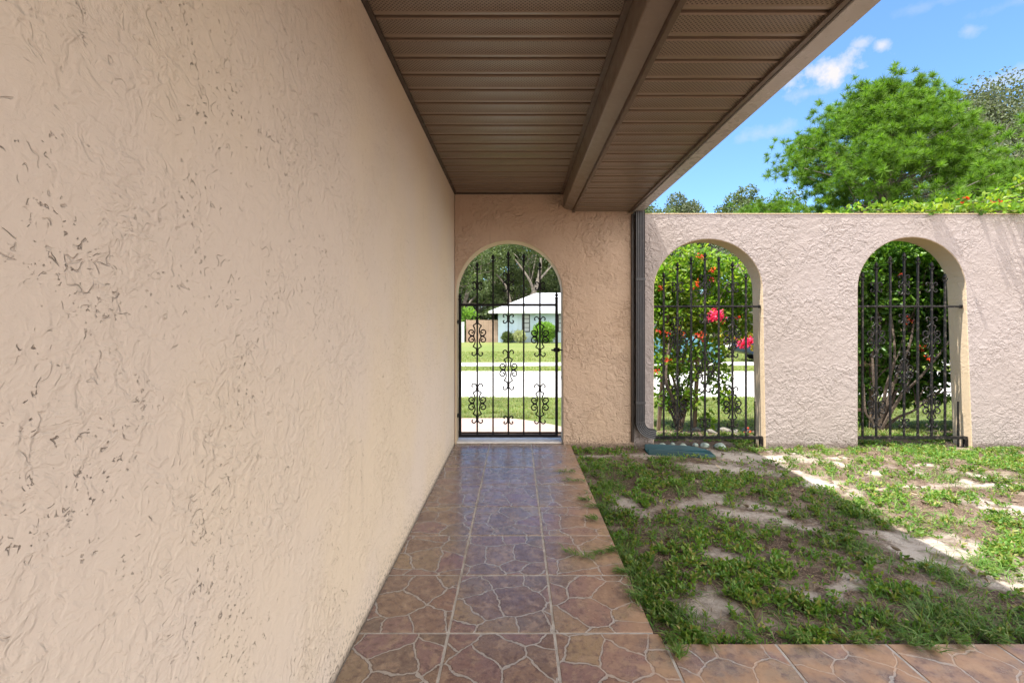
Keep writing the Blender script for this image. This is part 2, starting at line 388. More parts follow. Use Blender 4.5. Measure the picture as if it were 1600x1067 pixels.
def crv(pts, n=6):
    """Catmull-Rom through pts"""
    P = [Vector(p) for p in pts]; P = [P[0] * 2 - P[1]] + P + [P[-1] * 2 - P[-2]]; out = []
    for i in range(1, len(P) - 2):
        a, b, c, d = P[i-1], P[i], P[i+1], P[i+2]
        for k in range(n):
            t = k / n
            out.append(.5 * ((2*b) + (c-a)*t + (2*a-5*b+4*c-d)*t*t + (3*b-a-3*c+d)*t**3))
    out.append(P[-2]); return out
class MB:
    def __init__(s): s.v = []; s.f = []; s.sm = False
    def box(s, x0, x1, y0, y1, z0, z1):
        i = len(s.v)
        s.v += [(x0,y0,z0),(x1,y0,z0),(x1,y1,z0),(x0,y1,z0),(x0,y0,z1),(x1,y0,z1),(x1,y1,z1),(x0,y1,z1)]
        s.f += [tuple(i+k for k in q) for q in ((0,3,2,1),(4,5,6,7),(0,1,5,4),(1,2,6,5),(2,3,7,6),(3,0,4,7))]; return s
    def tube(s, pts, r, seg=6, cap=True, flat=1.0):
        pts = [Vector(p) for p in pts]; n = len(pts); base = len(s.v)
        up = None
        for i, p in enumerate(pts):
            d = (pts[min(i+1, n-1)] - pts[max(i-1, 0)]).normalized()
            if up is None:
                up = Vector((0, 1, 0)) if abs(d.y) < .8 else Vector((1, 0, 0))
            a = d.cross(up)
            if a.length < 1e-6: a = d.orthogonal()
            a.normalize(); b = d.cross(a).normalized(); up = -b if b.dot(up) < 0 else b
            rr = r[i] if isinstance(r, (list, tuple)) else r
            for k in range(seg):
                t = 2*math.pi*(k+.5)/seg
                s.v.append(tuple(p + a*math.cos(t)*rr + up*math.sin(t)*rr*flat))
        for i in range(n-1):
            for k in range(seg):
                k2 = (k+1) % seg
                s.f.append((base+i*seg+k, base+i*seg+k2, base+(i+1)*seg+k2, base+(i+1)*seg+k))
        if cap:
            s.f.append(tuple(base+k for k in range(seg))[::-1]); s.f.append(tuple(base+(n-1)*seg+k for k in range(seg)))
        return s
    def lathe(s, prof, c, axis='z', seg=12):
        base = len(s.v); n = len(prof)
        for (r, h) in prof:
            for k in range(seg):
                t = 2*math.pi*k/seg; u, v = r*math.cos(t), r*math.sin(t)
                p = {'z': (u, v, h), 'y': (u, h, v), 'x': (h, u, v)}[axis]
                s.v.append((c[0]+p[0], c[1]+p[1], c[2]+p[2]))
        for i in range(n-1):
            for k in range(seg):
                k2 = (k+1) % seg; s.f.append((base+i*seg+k, base+i*seg+k2, base+(i+1)*seg+k2, base+(i+1)*seg+k))
        s.f.append(tuple(base+k for k in range(seg))[::-1]); s.f.append(tuple(base+(n-1)*seg+k for k in range(seg)))
        return s
    def prism(s, poly, ax, a, b):
        """poly = 2D outline; ax = axis of extrusion"""
        n = len(poly); i = len(s.v)
        def P(u, v, t): return {'y': (u, t, v), 'x': (t, u, v), 'z': (u, v, t)}[ax]
        s.v += [P(u, v, a) for u, v in poly] + [P(u, v, b) for u, v in poly]
        s.f.append(tuple(range(i, i+n))); s.f.append(tuple(range(i+n, i+2*n))[::-1])
        s.f += [(i+k, i+(k+1) % n, i+n+(k+1) % n, i+n+k) for k in range(n)]; return s
    def mesh(s, name):
        me = bpy.data.meshes.new(name); me.from_pydata([tuple(v) for v in s.v], [], s.f)
        bm = bmesh.new(); bm.from_mesh(me); bmesh.ops.recalc_face_normals(bm, faces=bm.faces); bm.to_mesh(me); bm.free(); me.update()
        return me
    def build(s, name, mat, parent=None, origin=None, sm=None):
        me = s.mesh(name)
        if parent is None and origin is None:
            V = np.array([v.co[:] for v in me.vertices]); mn, mxx = V.min(0), V.max(0)
            origin = ((mn[0]+mxx[0])/2, (mn[1]+mxx[1])/2, mn[2])
        o = link(name, me, mat, parent, origin)
        if sm: smooth(o, sm)
        return o
def npmesh(name, V, F):
    me = bpy.data.meshes.new(name); m, k = F.shape
    me.vertices.add(len(V)); me.vertices.foreach_set('co', V.astype(np.float32).ravel())
    me.loops.add(m*k); me.loops.foreach_set('vertex_index', F.astype(np.int32).ravel())
    me.polygons.add(m); me.polygons.foreach_set('loop_start', np.arange(0, m*k, k, dtype=np.int32))
    me.update(calc_edges=True); return me
def unit(a): return a / (np.linalg.norm(a, axis=1, keepdims=True) + 1e-9)
def rdir(n): return unit(rng.normal(size=(n, 3)))
def leaf_arrays(P, D, L, W, fold=.25, curl=.0):
    """pointed oval leaves; 6 verts, 2 quads each"""
    n = len(P); L = np.broadcast_to(np.asarray(L, float), (n,))[:, None]; W = np.broadcast_to(np.asarray(W, float), (n,))[:, None]
    side = unit(np.cross(D, rdir(n))); nn = np.cross(side, D)
    b = P; t = P + D*L - nn*L*curl
    m1 = P + D*L*.3; m2 = P + D*L*.68 - nn*L*curl*.35; up = nn*W*fold
    l1 = m1 - side*W*.5 + up; r1 = m1 + side*W*.5 + up; l2 = m2 - side*W*.42 + up; r2 = m2 + side*W*.42 + up
    V = np.stack([b, l1, l2, t, r2, r1], 1).reshape(-1, 3)
    i = np.arange(n)[:, None]*6
    F = np.concatenate([i + np.array([0, 3, 2, 1]), i + np.array([0, 5, 4, 3])], 0); return V, F
def blade_arrays(P, D, L, W, bend):
    """grass blades: 2 quads + tip => 5 verts as quad + tri-like quad"""
    n = len(P); L = L[:, None]; W = W[:, None]; B = bend[:, None]
    hor = D*np.array([1, 1, 0]); hor = unit(hor + 1e-6); side = np.stack([-hor[:, 1], hor[:, 0], 0*hor[:, 0]], 1)
    side = unit(side + .4*rdir(n))
    p1 = P + D*L*.5; p2 = P + D*L*.95 + hor*L*B + np.array([0, 0, -1])*L*B*.6
    V = np.stack([P-side*W*.5, P+side*W*.5, p1+side*W*.45, p1-side*W*.45, p2+side*W*.08, p2-side*W*.08], 1).reshape(-1, 3)
    i = np.arange(n)[:, None]*6
    F = np.concatenate([i+np.array([0, 1, 2, 3]), i+np.array([3, 2, 4, 5])], 0); return V, F
def cat(parts):
    Vs, Fs, o = [], [], 0
    for V, F in parts: Vs.append(V); Fs.append(F+o); o += len(V)
    return np.concatenate(Vs), np.concatenate(Fs)
def vnoise(x, y, sc, seed):
    g = np.random.default_rng(seed).random((257, 257)); x = np.asarray(x)*sc+60.3; y = np.asarray(y)*sc+71.7
    xi = np.floor(x).astype(int); yi = np.floor(y).astype(int); fx = x-xi; fy = y-yi
    fx = fx*fx*(3-2*fx); fy = fy*fy*(3-2*fy); a = xi % 256; b = yi % 256
    return (g[a, b]*(1-fx)+g[a+1, b]*fx)*(1-fy)+(g[a, b+1]*(1-fx)+g[a+1, b+1]*fx)*fy
def fbm(x, y, sc, seed): return (vnoise(x, y, sc, seed)*.5+vnoise(x, y, sc*2.1, seed+1)*.3+vnoise(x, y, sc*4.3, seed+2)*.2)

# ------------------------------------------------------------------ layout
D = 4.565; DB = 4.77                                   # garden wall front / back
WX = -.603                                             # house wall face
def gz(x, y):
    x = np.asarray(x, float); y = np.asarray(y, float)
    prof = np.interp(y, [-400, 1.6, 4.9, 6.0, 9.6, 15.0, 17, 41, 60, 400], [-.03, -.03, -.03, -.07, -.35, -.35, -.40, -.50, -.5, -.5])
    near = ((y > 1.7) & (y < 5.4) & (x > .5)).astype(float)
    return prof + near*((fbm(x, y, 1.6, 5)-.5)*.035 + (fbm(x, y, 9, 8)-.5)*.016)
def G(px, py):
    y = FPX*(EYE+.03)/(py-CY); return ((px-CX)/FPX*y, y)
SANDS = [(1060,718,.45,.07),(1150,738,.36,.16),(1215,722,.38,.2),(1270,748,.32,.14),(1120,798,.5,.12),(1185,826,.33,.1),(1165,965,.17,.2),
         (1200,990,.22,.1),(1460,850,.36,.15),(1500,882,.26,.1),(1560,757,.4,.09),(1420,757,.42,.07),(1000,792,.16,.12),(1590,785,.35,.05),(935,712,.3,.07),
         (1330,726,.3,.06),(1480,735,.3,.05),(1090,870,.12,.06),(1250,900,.14,.05),(1700,800,.5,.15),(1900,760,.5,.15)]
def sandf(x, y):
    s = np.zeros(np.shape(x)); x0, y0 = x, y
    x = x0+(fbm(x0, y0, 2.2, 91)-.5)*.7+(fbm(x0, y0, 6, 95)-.5)*.25; y = y0+(fbm(x0, y0, 2.0, 93)-.5)*.75+(fbm(x0, y0, 6, 97)-.5)*.2
    for px, py, rx, ry in SANDS:
        cx, cy = G(px, py); s = np.maximum(s, np.exp(-(((x-cx)/rx)**2+((y-cy)/ry)**2)*.9))
    return np.clip(s*.95 + (fbm(x, y*1.6, 3.5, 31)-.5)*.7 + (fbm(x, y*1.3, 9.5, 36)-.5)*1.0*(s > .08), 0, 1)

xs = np.unique(np.round(np.concatenate([[-400,-150,-60,-30,-15,-8,-4,-2,-1,0,.3], np.arange(.5, 6.6, .04), np.arange(7, 12, .5), [15,20,30,45,60,80,120,200,400]]), 3))
ys = np.unique(np.round(np.concatenate([[-300,-100,-30,-10,-3,0,1,1.5], np.arange(1.66, 5.4, .04), np.arange(5.5, 20, .4), [22,26,30,36,41,50,60,90,140,250,600]]), 3))
Xg, Yg = np.meshgrid(xs, ys, indexing='ij'); Zg = gz(Xg, Yg)
V = np.stack([Xg, Yg, Zg], -1).reshape(-1, 3); ny = len(ys)
ii, jj = np.meshgrid(np.arange(len(xs)-1), np.arange(ny-1), indexing='ij'); a = (ii*ny+jj).ravel()
F = np.stack([a, a+ny, a+ny+1, a+1], 1)
me = npmesh('ground', V, F)
me.materials.append(MAT['soil']); me.materials.append(MAT['lawn'])
cyc = Yg[ii, jj].ravel(); me.polygons.foreach_set('material_index', (cyc > 5.36).astype(np.int32))
me.polygons.foreach_set('use_smooth', np.ones(len(F), bool))
at = me.attributes.new('sand', 'FLOAT', 'POINT'); at.data.foreach_set('value', sandf(V[:, 0], V[:, 1]).astype(np.float32))
go = bpy.data.objects.new('ground', me); COL.objects.link(go); tag(go, kind='structure')

def sheet(name, poly_fn, x0, x1, y0, y1, nx, nyy, dz, mat):
    xs = np.linspace(x0, x1, nx); ys = np.linspace(y0, y1, nyy); idx = {}; Vv = []; Ff = []
    for i in range(nx):
        for j in range(nyy):
            x, y = poly_fn(xs[i], ys[j]); idx[i, j] = len(Vv)
            Vv.append((x, y, float(np.interp(y, [-400, 1.6, 4.9, 6.0, 9.6, 15.0, 17, 41, 60, 400], [-.03, -.03, -.03, -.07, -.35, -.35, -.40, -.50, -.5, -.5]))+dz))
    for i in range(nx-1):
        for j in range(nyy-1): Ff.append((idx[i, j], idx[i+1, j], idx[i+1, j+1], idx[i, j+1]))
    me = bpy.data.meshes.new(name); me.from_pydata(Vv, [], Ff); o = link(name, me, mat); tag(o, kind='structure'); return o
sheet('road', lambda x, y: (x, y), -200, 200, 9.65, 14.95, 40, 4, .006, MAT['concrete'])
sheet('sidewalk', lambda x, y: (x, y + .35*math.sin(x*.12)), -60, 80, 17.3, 18.9, 60, 4, .012, MAT['concrete'])
def pvf(x, y):
    t = (y-4.78)/1.4; xr = .75 - .9*max(0, t)**2.2; xl = -2.6
    return (xl+(x+2.6)/3.2*(xr-xl), y)
sheet('entry_paving', pvf, -2.6, .6, 5.2, 6.15, 10, 14, .022, MAT['paver'])
sheet('driveway', lambda x, y: (x, y), 14.2, 19.5, 19.0, 40, 4, 12, .016, MAT['concrete'])

# ------------------------------------------------------------------ tiled walk
TW, TD = .405, .412; X0 = .145; Y0 = 1.795; gp = .0045
def tile_path():
    mb = MB()
    cols = [(-.603+.004, X0-TW-gp), (X0-TW+gp, X0-gp), (X0+gp, .523)]
    def til(a, b, c, d):
        x0, x1, y0, y1 = a, b, c, d; i = len(mb.v); e = .0025; t = random.uniform(-.0006, .0006)
        mb.v.extend([(x0,y0,-.012),(x1,y0,-.012),(x1,y1,-.012),(x0,y1,-.012),
                     (x0,y0,-e+t),(x1,y0,-e+t),(x1,y1,-e+t),(x0,y1,-e+t),
                     (x0+e,y0+e,t),(x1-e,y0+e,t),(x1-e,y1-e,t),(x0+e,y1-e,t)])
        for q in ((0,1,5,4),(1,2,6,5),(2,3,7,6),(3,0,4,7),(4,5,9,8),(5,6,10,9),(6,7,11,10),(7,4,8,11),(8,9,10,11)):
            mb.f.append(tuple(i+k for k in q))
    for k in range(-1, 7):
        ya = Y0+TD*k; yb = ya+TD
        if k == 6: yb = 4.566
        for ci, (a, b) in enumerate(cols):
            if k == -1 and ci == 2: continue
            til(a, b, ya+gp, yb-gp)
    til(cols[0][0], cols[0][1], 4.573, DB); til(cols[1][0], cols[1][1], 4.573, DB); til(cols[2][0], .44, 4.573, DB)
    for k in range(-1, -12, -1):                        # rows beside and behind the camera
        ya = Y0+TD*k; yb = ya+TD
        if k == -1: yb = 1.738
        a = X0
        if k == -1: til(a+gp, a+TW-gp, ya+gp, Y0-gp); a += TW
        else:
            for (p, q) in cols[:2]: til(p, q, ya+gp, yb-gp)
        while a < 9:
            til(a+gp, a+TW-gp, ya+gp, yb-gp); a += TW
    return mb
mb = tile_path(); o = mb.build('path', MAT['tile'], origin=(0, 0, 0)); tag(o, kind='structure')
g = MB(); g.box(-.601, .520, -3, 4.766, -.09, -.0022); g.box(.5202, 9.05, -3, 1.735, -.09, -.0024)
tag(g.build('path_grout', MAT['grout'], origin=(0, 0, 0)), kind='structure')

# ------------------------------------------------------------------ garden wall with three arches
def arch(x0, x1, zs, zt, ztop_n=26, xb=None, z0=-.12):
    """outline of an opening from bottom left, up, over and down to bottom right"""
    c = (x0+x1)/2; r = (x1-x0)/2; pts = [(x0, z0), (x0, zs)]
    for k in range(1, ztop_n):
        t = math.pi*(1-k/ztop_n); pts.append((c+r*math.cos(t), zs+(zt-zs)*math.sin(t)))
    pts += [(x1, zs), (xb if xb else x1, z0)]
    return pts
GATE = (-.588, .449, 1.463, 1.982); A1 = (1.335, 2.388, 1.50, 1.994); A2 = (3.316, 4.362, 1.515, 2.012)
out = [(-.86, -.12), (-.60, -.12)]
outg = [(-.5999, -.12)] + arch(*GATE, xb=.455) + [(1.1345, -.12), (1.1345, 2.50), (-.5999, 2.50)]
out = [(1.135, -.12)] + arch(*A1, xb=2.418) + arch(*A2, xb=4.425)
xx = 5.30+.0
out += [(9.0, -.12), (9.0, 2.236), (1.135, 2.236)]
gw = empty('garden_wall', (2, D, 0), 'rough beige stucco garden wall pierced by three tall arches, standing across the end of the walk', 'wall')
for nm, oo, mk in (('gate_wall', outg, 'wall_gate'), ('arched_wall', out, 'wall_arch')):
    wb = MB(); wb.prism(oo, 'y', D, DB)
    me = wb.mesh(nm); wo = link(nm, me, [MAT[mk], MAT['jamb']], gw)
    for p in me.polygons:                               # smoother trowelled reveals inside the openings
        if abs(p.normal.y) < .5 and p.normal.z < .5: p.material_index = 1
    bevel(wo, .010, 3)
wc = MB(); wc.box(1.236, 9.02, D-.004, DB+.004, 2.2362, 2.245)
wco = wc.build('wall_cap', MAT['jamb'], gw); bevel(wco, .003, 1)
sl = MB(); sl.box(-.587, .449, 4.60, DB-.002, .0015, .022)
slo = sl.build('sill', MAT['sill'], gw); bevel(slo, .004, 2)

# ------------------------------------------------------------------ house with eave
hs = empty('house', (WX, 1, 0), 'long beige stucco house wall on the left under a brown soffit and gutter', 'house')
w1 = MB(); w1.box(-.86, WX, -5, DB, -.12, 2.60)
bevel(w1.build('side_wall', MAT['wall_left'], hs), .008, 2)
def soffit(x0, x1, z, name):
    mb = MB(); p = .152; y = -4.0 + .0
    ys0 = [];  k = 0
    prof = []
    while y < D-.001:
        # groove, lip, flat, lip
        for (dy, dz) in ((0, .0), (.003, .022), (.019, .022), (.018, .0), (.023, -.004), (.026, 0), (.066,0.0015), (.128, 0), (.134, -.0025), (.140, 0), (.1495, 0)):
            if y+dy < D: prof.append((y+dy, z+dz))
        y += p
    prof.append((D, z))
    n = len(prof); i = 0
    for (yy, zz) in prof: mb.v += [(x0, yy, zz), (x1, yy, zz)]
    for k in range(n-1): mb.f.append((2*k, 2*k+1, 2*k+3, 2*k+2))
    b = len(mb.v); mb.v += [(x0, -4, z+.03), (x1, -4, z+.03), (x0, D, z+.03), (x1, D, z+.03)]
    mb.f.append((b, b+1, b+3, b+2))
    return mb.build(name, MAT['soffit'], hs, sm=50)
soffit(WX+.001, .452, 2.442, 'soffit')
soffit(.545, 1.105, 2.262, 'soffit')
# channel trims round the soffits
t = MB(); t.box(WX+.001, WX+.022, -4, D-.022, 2.428, 2.4405); t.box(WX+.001, .452, D-.022, D-.001, 2.428, 2.4405)
t.build('soffit_channel', MAT['dark_trim'], hs)
t = MB(); t.box(.424, .4515, -4, D-.024, 2.430, 2.4408)
t.build('soffit_channel', MAT['brown'], hs)
# beam: box with slightly lower outer edge and side moulding
b = MB(); b.prism([(.454, 2.446), (.454, 2.300), (.459, 2.292), (.5405, 2.272), (.5405, 2.446)], 'y', -4, D-.001)
bo = b.build('beam', MAT['beam'], hs); bevel(bo, .003, 2)
b = MB(); b.box(.5415, .5445, -4, D-.001, 2.246, 2.40); b.box(.5446, .566, -4, D-.001, 2.252, 2.258)
b.build('beam_trim', MAT['brown'], hs)
b = MB(); b.box(1.086, 1.106, -4, D-.001, 2.248, 2.2595); b.build('eave_trim', MAT['brown'], hs)
b = MB(); b.box(1.1075, 1.130, -4, DB, 2.262, 2.45); b.build('fascia_board', MAT['dark_trim'], hs)
b = MB(); b.prism([(1.124, 2.262), (1.127, 2.254), (1.212, 2.252), (1.219, 2.260), (1.224, 2.300), (1.250, 2.340), (1.256, 2.372), (1.244, 2.372),
                   (1.240, 2.345), (1.214, 2.305), (1.209, 2.264), (1.134, 2.266), (1.134, 2.38), (1.1315, 2.38), (1.1315, 2.262)], 'y', -4, DB+.03)
go_ = b.build('gutter', MAT['gutter'], hs); bevel(go_, .002, 2)
# roof slab rising to the left
b = MB(); b.prism([(1.205, 2.392), (1.205, 2.41), (-4.5, 4.30), (-10.5, 2.40), (-10.5, 2.36), (-4.5, 4.262)], 'y', -5, DB+.02)
b.build('roof', MAT['inner_roof'], hs)
b = MB(); b.prism([(1.10, 2.412), (-4.5, 4.258), (-10.2, 2.45), (-10.2, -.12), (-.87, -.12), (-.87, 2.61), (-.61, 2.61), (-.61, 2.502), (1.10, 2.502-.11)], 'y', DB-.1, DB-.003)
b.build('gable_wall', MAT['wall_left'], hs)
# added dark strip standing in for the shadow gap by the wall; downspout
b = MB(); b.box(1.110, 1.137, 4.545, D-.002, .03, 2.235); bevel(b.build('shadow_gap_strip', MAT['dark_trim'], hs), .004, 2)
def spout():
    mb = MB(); hw, hd = .041, .034; n = 11; prof = []
    for k in range(n):                                   # ribbed rectangular section
        u = -hw+2*hw*k/(n-1); prof.append((u, -hd+(.0045 if k % 2 else 0)))
    for k in range(5): prof.append((hw-(.003 if k % 2 else 0), -hd+2*hd*(k+1)/5))
    for k in range(6): prof.append((hw-2*hw*(k+1)/6, hd))
    for k in range(3): prof.append((-hw+(.003 if k % 2 else 0), hd-2*hd*(k+1)/4))
    return prof
pr = spout()
def sweep(path, prof, mb):
    base = len(mb.v); n = len(prof)
    for (c, ang, sc) in path:                             # ang: rotation about Y of the section (0 = vertical run)
        for (u, v) in prof:
            mb.v.append((c[0]+u*sc*math.cos(ang), c[1]+v*sc, c[2]+u*sc*math.sin(ang)))
    for i in range(len(path)-1):
        for k in range(n):
            k2 = (k+1) % n; mb.f.append((base+i*n+k, base+i*n+k2, base+(i+1)*n+k2, base+(i+1)*n+k))
    mb.f.append(tuple(base+k for k in range(n))); mb.f.append(tuple(base+(len(path)-1)*n+k for k in range(n)))
    return mb
SX, SY = 1.186, D-.040
d0 = sweep([((SX, SY, 2.256), 0, 1), ((SX, SY, .24), 0, 1)], pr, MB()).build('downspout', MAT['spout'], hs)
path = []
for k in range(13):                                      # crimped elbow
    a = R(78)*k/12; rr = .115
    path.append(((SX+rr-rr*math.cos(a), SY, .238-rr*math.sin(a)), a, 1.0+(.045 if k % 2 else -.01)))
e = path[-1][0]; path.append(((e[0]+.055, SY, e[2]-.012), R(78), 1.04))
sweep(path, pr, MB()).build('downspout_elbow', MAT['spout'], hs)
def strap(z):
    s_ = MB(); s_.box(SX-.046, SX+.046, SY-.0375, SY-.0352, z-.012, z+.012); s_.box(SX-.046, SX-.0425, SY-.0352, SY+.036, z-.012, z+.012); s_.box(SX+.0425, SX+.046, SY-.0352, SY+.036, z-.012, z+.012)
    s_.build('strap', MAT['spout'], hs)
strap(1.60); strap(.42)

# ------------------------------------------------------------------ wrought iron
PXU = .00070
def mirror4(pts, sx, sz): return [(x*sx, z*sz) for x, z in pts]
def scroll_full(bx, y, zc, k=1.0):
    mb = MB(); u = PXU*k
    horn = [(0,205),(14,248),(42,276),(68,264),(74,240),(60,228)]
    diam = [(0,192),(26,168),(60,146)]; diam2 = [(60,146),(38,112),(31,72),(40,32),(62,2)]
    cs = [(62,2),(96,14),(118,42),(108,76),(76,86),(52,66),(60,44),(80,50)]
    for sx in (1, -1):
        for sz in (1, -1):
            for c in (horn, diam, diam2, cs):
                pts = [(bx+x*u*sx, y, zc+z*u*sz) for x, z in c]
                mb.tube(crv(pts, 4), .0066, 5)
        mb.box(bx+sx*u*70-.022, bx+sx*u*70+.022, y-.005, y+.005, zc-.005, zc+.005)
    for sz in (1, -1): mb.box(bx-.013, bx+.013, y-.013, y+.013, zc+sz*u*200-.016, zc+sz*u*200+.016)
    return mb
def scroll_x(bx, y, zc, k=1.0):
    mb = MB(); u = PXU*k
    horn = [(4,0),(12,28),(36,54),(60,48),(62,28),(48,22)]
    for sx in (1, -1):
        for sz in (1, -1): mb.tube(crv([(bx+x*u*sx, y, zc+z*u*sz) for x, z in horn], 4), .0066, 5)
    mb.box(bx-.014, bx+.014, y-.013, y+.013, zc-.017, zc+.017); return mb
def bar(x, y, z0, z1, r=.0078):
    mb = MB(); mb.box(x-r, x+r, y-r, y+r, z0, z1-.075)
    # spear head: collar, leaf, tip
    mb.lathe([(.008, -.085), (.016, -.08), (.016, -.068), (.007, -.063), (.008, -.055), (.017, -.040), (.012, -.018), (.001, 0)], (x, y, z1), 'z', 8)
    mb.tube(crv([(x-.026, y, z1-.050), (x-.022, y, z1-.066), (x, y, z1-.068), (x+.022, y, z1-.066), (x+.026, y, z1-.050)], 3), .004, 5)
    return mb
GY = 4.70; gs = GY/FPX
gx = lambda px: (px-CX)*gs
gzv = lambda py: EYE-(py-CY)*gs
gate = empty('iron_gate', (gx(718.7), GY, 0), 'black wrought iron gate with scrollwork, closed across the left arch beside the house wall', 'gate')
f = MB(); zt, zb = gzv(476.5), gzv(680)
f.box(gx(718.7)-.0135, gx(718.7)+.0135, GY-.013, GY+.013, zb-.0135, gzv(468)); f.box(gx(869.6)-.0135, gx(869.6)+.0135, GY-.013, GY+.013, zb-.0135, gzv(468))
f.box(gx(718.7)+.0135, gx(869.6)-.0135, GY-.011, GY+.011, zt-.012, zt+.012); f.box(gx(718.7)+.0135, gx(869.6)-.0135, GY-.012, GY+.012, zb-.0135, zb+.0115)
f.build('frame', MAT['iron'], gate)
for px, py in ((718.7, 459), (869.6, 457)):
    q = MB(); q.lathe([(.010, -.07), (.018, -.062), (.018, -.05), (.008, -.044), (.018, -.028), (.010, -.01), (.001, .01)], (gx(px), GY, gzv(py)), 'z', 8)
    q.build('finial', MAT['iron'], gate, sm=40)
GB = [(745.7, 409), (770.4, 397), (794.3, 392), (818.3, 396), (843.6, 409)]
for px, py in GB: bar(gx(px), GY, zb+.0115, gzv(py)).build('bar', MAT['iron'], gate)
for i, y in ((0, 525), (0, 630), (4, 526), (4, 631), (2, 578)): scroll_full(gx(GB[i][0]), GY, gzv(y), 1.02).build('scroll', MAT['iron'], gate, sm=50)
for i, y, k in ((2, 498, 1.15), (2, 656, 1.0), (0, 447, 1.0), (4, 447, 1.0), (2, 433.5, 1.15), (2, 448.5, 1.15)): scroll_x(gx(GB[i][0]), GY, gzv(y), k).build('scroll', MAT['iron'], gate, sm=50)
for y in (503, 648):
    q = MB(); x = gx(718.7); z = gzv(y); q.box(x-.062, x-.0136, GY-.05, GY-.036, z-.006, z+.006); q.box(x-.02, x-.0137, GY-.05, GY-.0131, z-.02, z+.02)
    q.lathe([(.009, -.032), (.009, .032)], (x-.040, GY-.043, z), 'z', 8); q.box(x-.066, x-.060, GY-.07, GY-.02, z-.028, z+.028); q.build('hinge', MAT['iron'], gate)
q = MB(); x = gx(869.6); z = gzv(546.5); q.tube([(x-.055, GY-.022, z), (x+.068, GY-.022, z)], .0085, 8); q.box(x-.03, x+.03, GY-.0135-.004, GY-.0135, z-.02, z+.02)
q.tube([(x-.04, GY-.022, z), (x-.04, GY-.05, z-.006)], .006, 6); q.build('latch', MAT['iron'], gate)
q = MB(); q.tube(crv([(x+.052, GY-.025, z-.01), (x+.056, GY-.03, z-.12), (x+.048, GY-.03, z-.24), (x+.026, GY-.028, z-.33)], 6), .0028, 5); q.build('cord', MAT['iron_worn'], gate)

QY = 4.61; qs = QY/FPX
qx = lambda px: (px-CX)*qs
qz = lambda py: EYE-(py-CY)*qs
def grille(label, x0, x1, x1b, bars, dz=0):
    t = empty('iron_grille', ((x0+x1)/2, QY, 0), label, 'grille', 'iron grilles in the garden wall arches')
    m = MAT['iron_worn']; zt = qz(479)+dz; zb = qz(683.5)+dz
    r = MB(); r.tube([(x0-.02, QY, zt), (x1+.006, QY, zt)], .0115, 8); r.tube([(x1-.012, QY, zt), (x1+.001, QY, zt)], .018, 8); r.build('rail', m, t, sm=40)
    r = MB(); r.box(x0-.02, x1b+.004, QY-.013, QY+.013, zb-.013, zb+.013); r.build('rail', m, t)
    r = MB(); r.box(x1b-.024, x1b+.004, QY-.013, QY+.013, -.06, zb-.0132); r.build('leg', m, t)
    r = MB(); r.box(x1b-.060, x1b-.050, QY+.02, QY+.032, -.06, zb+.35); r.build('leg', m, t)
    tips = [425, 409, 400, 394, 400, 409, 427]
    for i, px in enumerate(bars): bar(qx(px), QY, zb+.0132, qz(tips[i]-(3 if dz else 0))+dz).build('bar', m, t)
    for i, y in ((1, 527), (1, 636), (5, 527), (5, 636), (3, 581)): scroll_full(qx(bars[i]), QY, qz(y)+dz, 1.02).build('scroll', m, t, sm=50)
    for i, y, k in ((3, 498, 1.1), (3, 661, 1.1), (1, 449, 1.2), (5, 449, 1.2), (3, 437, 1.15), (3, 453, 1.15)): scroll_x(qx(bars[i]), QY, qz(y)+dz, k).build('scroll', m, t, sm=50)
    return t
grille('worn black iron grille in the middle arch, just right of the downspout', 1.335, 2.384, 2.405, [1037, 1058.5, 1080, 1101.5, 1123, 1144.5, 1165.5])
grille('worn black iron grille in the right arch, before the dark dense bush', 3.316, 4.36, 4.407, [1347.6, 1369, 1391, 1412.5, 1434, 1455.5, 1476.5])

# ------------------------------------------------------------------ splash block & stones
def splash():
    L = .60; mb = MB(); t = .007
    # tray open towards the left, rim along sides, sloping down to the right; local x along length
    st = [(0, .095, .060), (.05, .097, .064), (.42, .108, .052), (.56, .102, .028), (.60, .085, .012)]
    n = len(st); rows = []
    for (x, hw, h) in st:
        rows.append([(x, -hw-.012, 0), (x, -hw, h), (x, -hw+t*1.6, h), (x, -hw+.022, .016), (x, hw-.022, .016), (x, hw-t*1.6, h), (x, hw, h), (x, hw+.012, 0)])
    for r in rows: mb.v += r
    for i in range(n-1):
        for k in range(7): mb.f.append((i*8+k, i*8+k+1, (i+1)*8+k+1, (i+1)*8+k))
        mb.f.append((i*8+7, i*8, (i+1)*8, (i+1)*8+7))
    mb.f.append((0, 1, 2, 3, 4, 5, 6, 7)); e = (n-1)*8; mb.f.append(tuple(e+k for k in range(8)))
    me = mb.mesh('splash_block'); me.transform(Matrix.Rotation(R(-5), 4, 'Z')); me.materials.append(MAT['block'])
    o = bpy.data.objects.new('splash_block', me); COL.objects.link(o); o.location = (1.215, 4.40, -.034); bevel(o, .004, 2)
    return tag(o, 'teal plastic splash block tray on the sand under the downspout elbow', 'splash block')
splash()
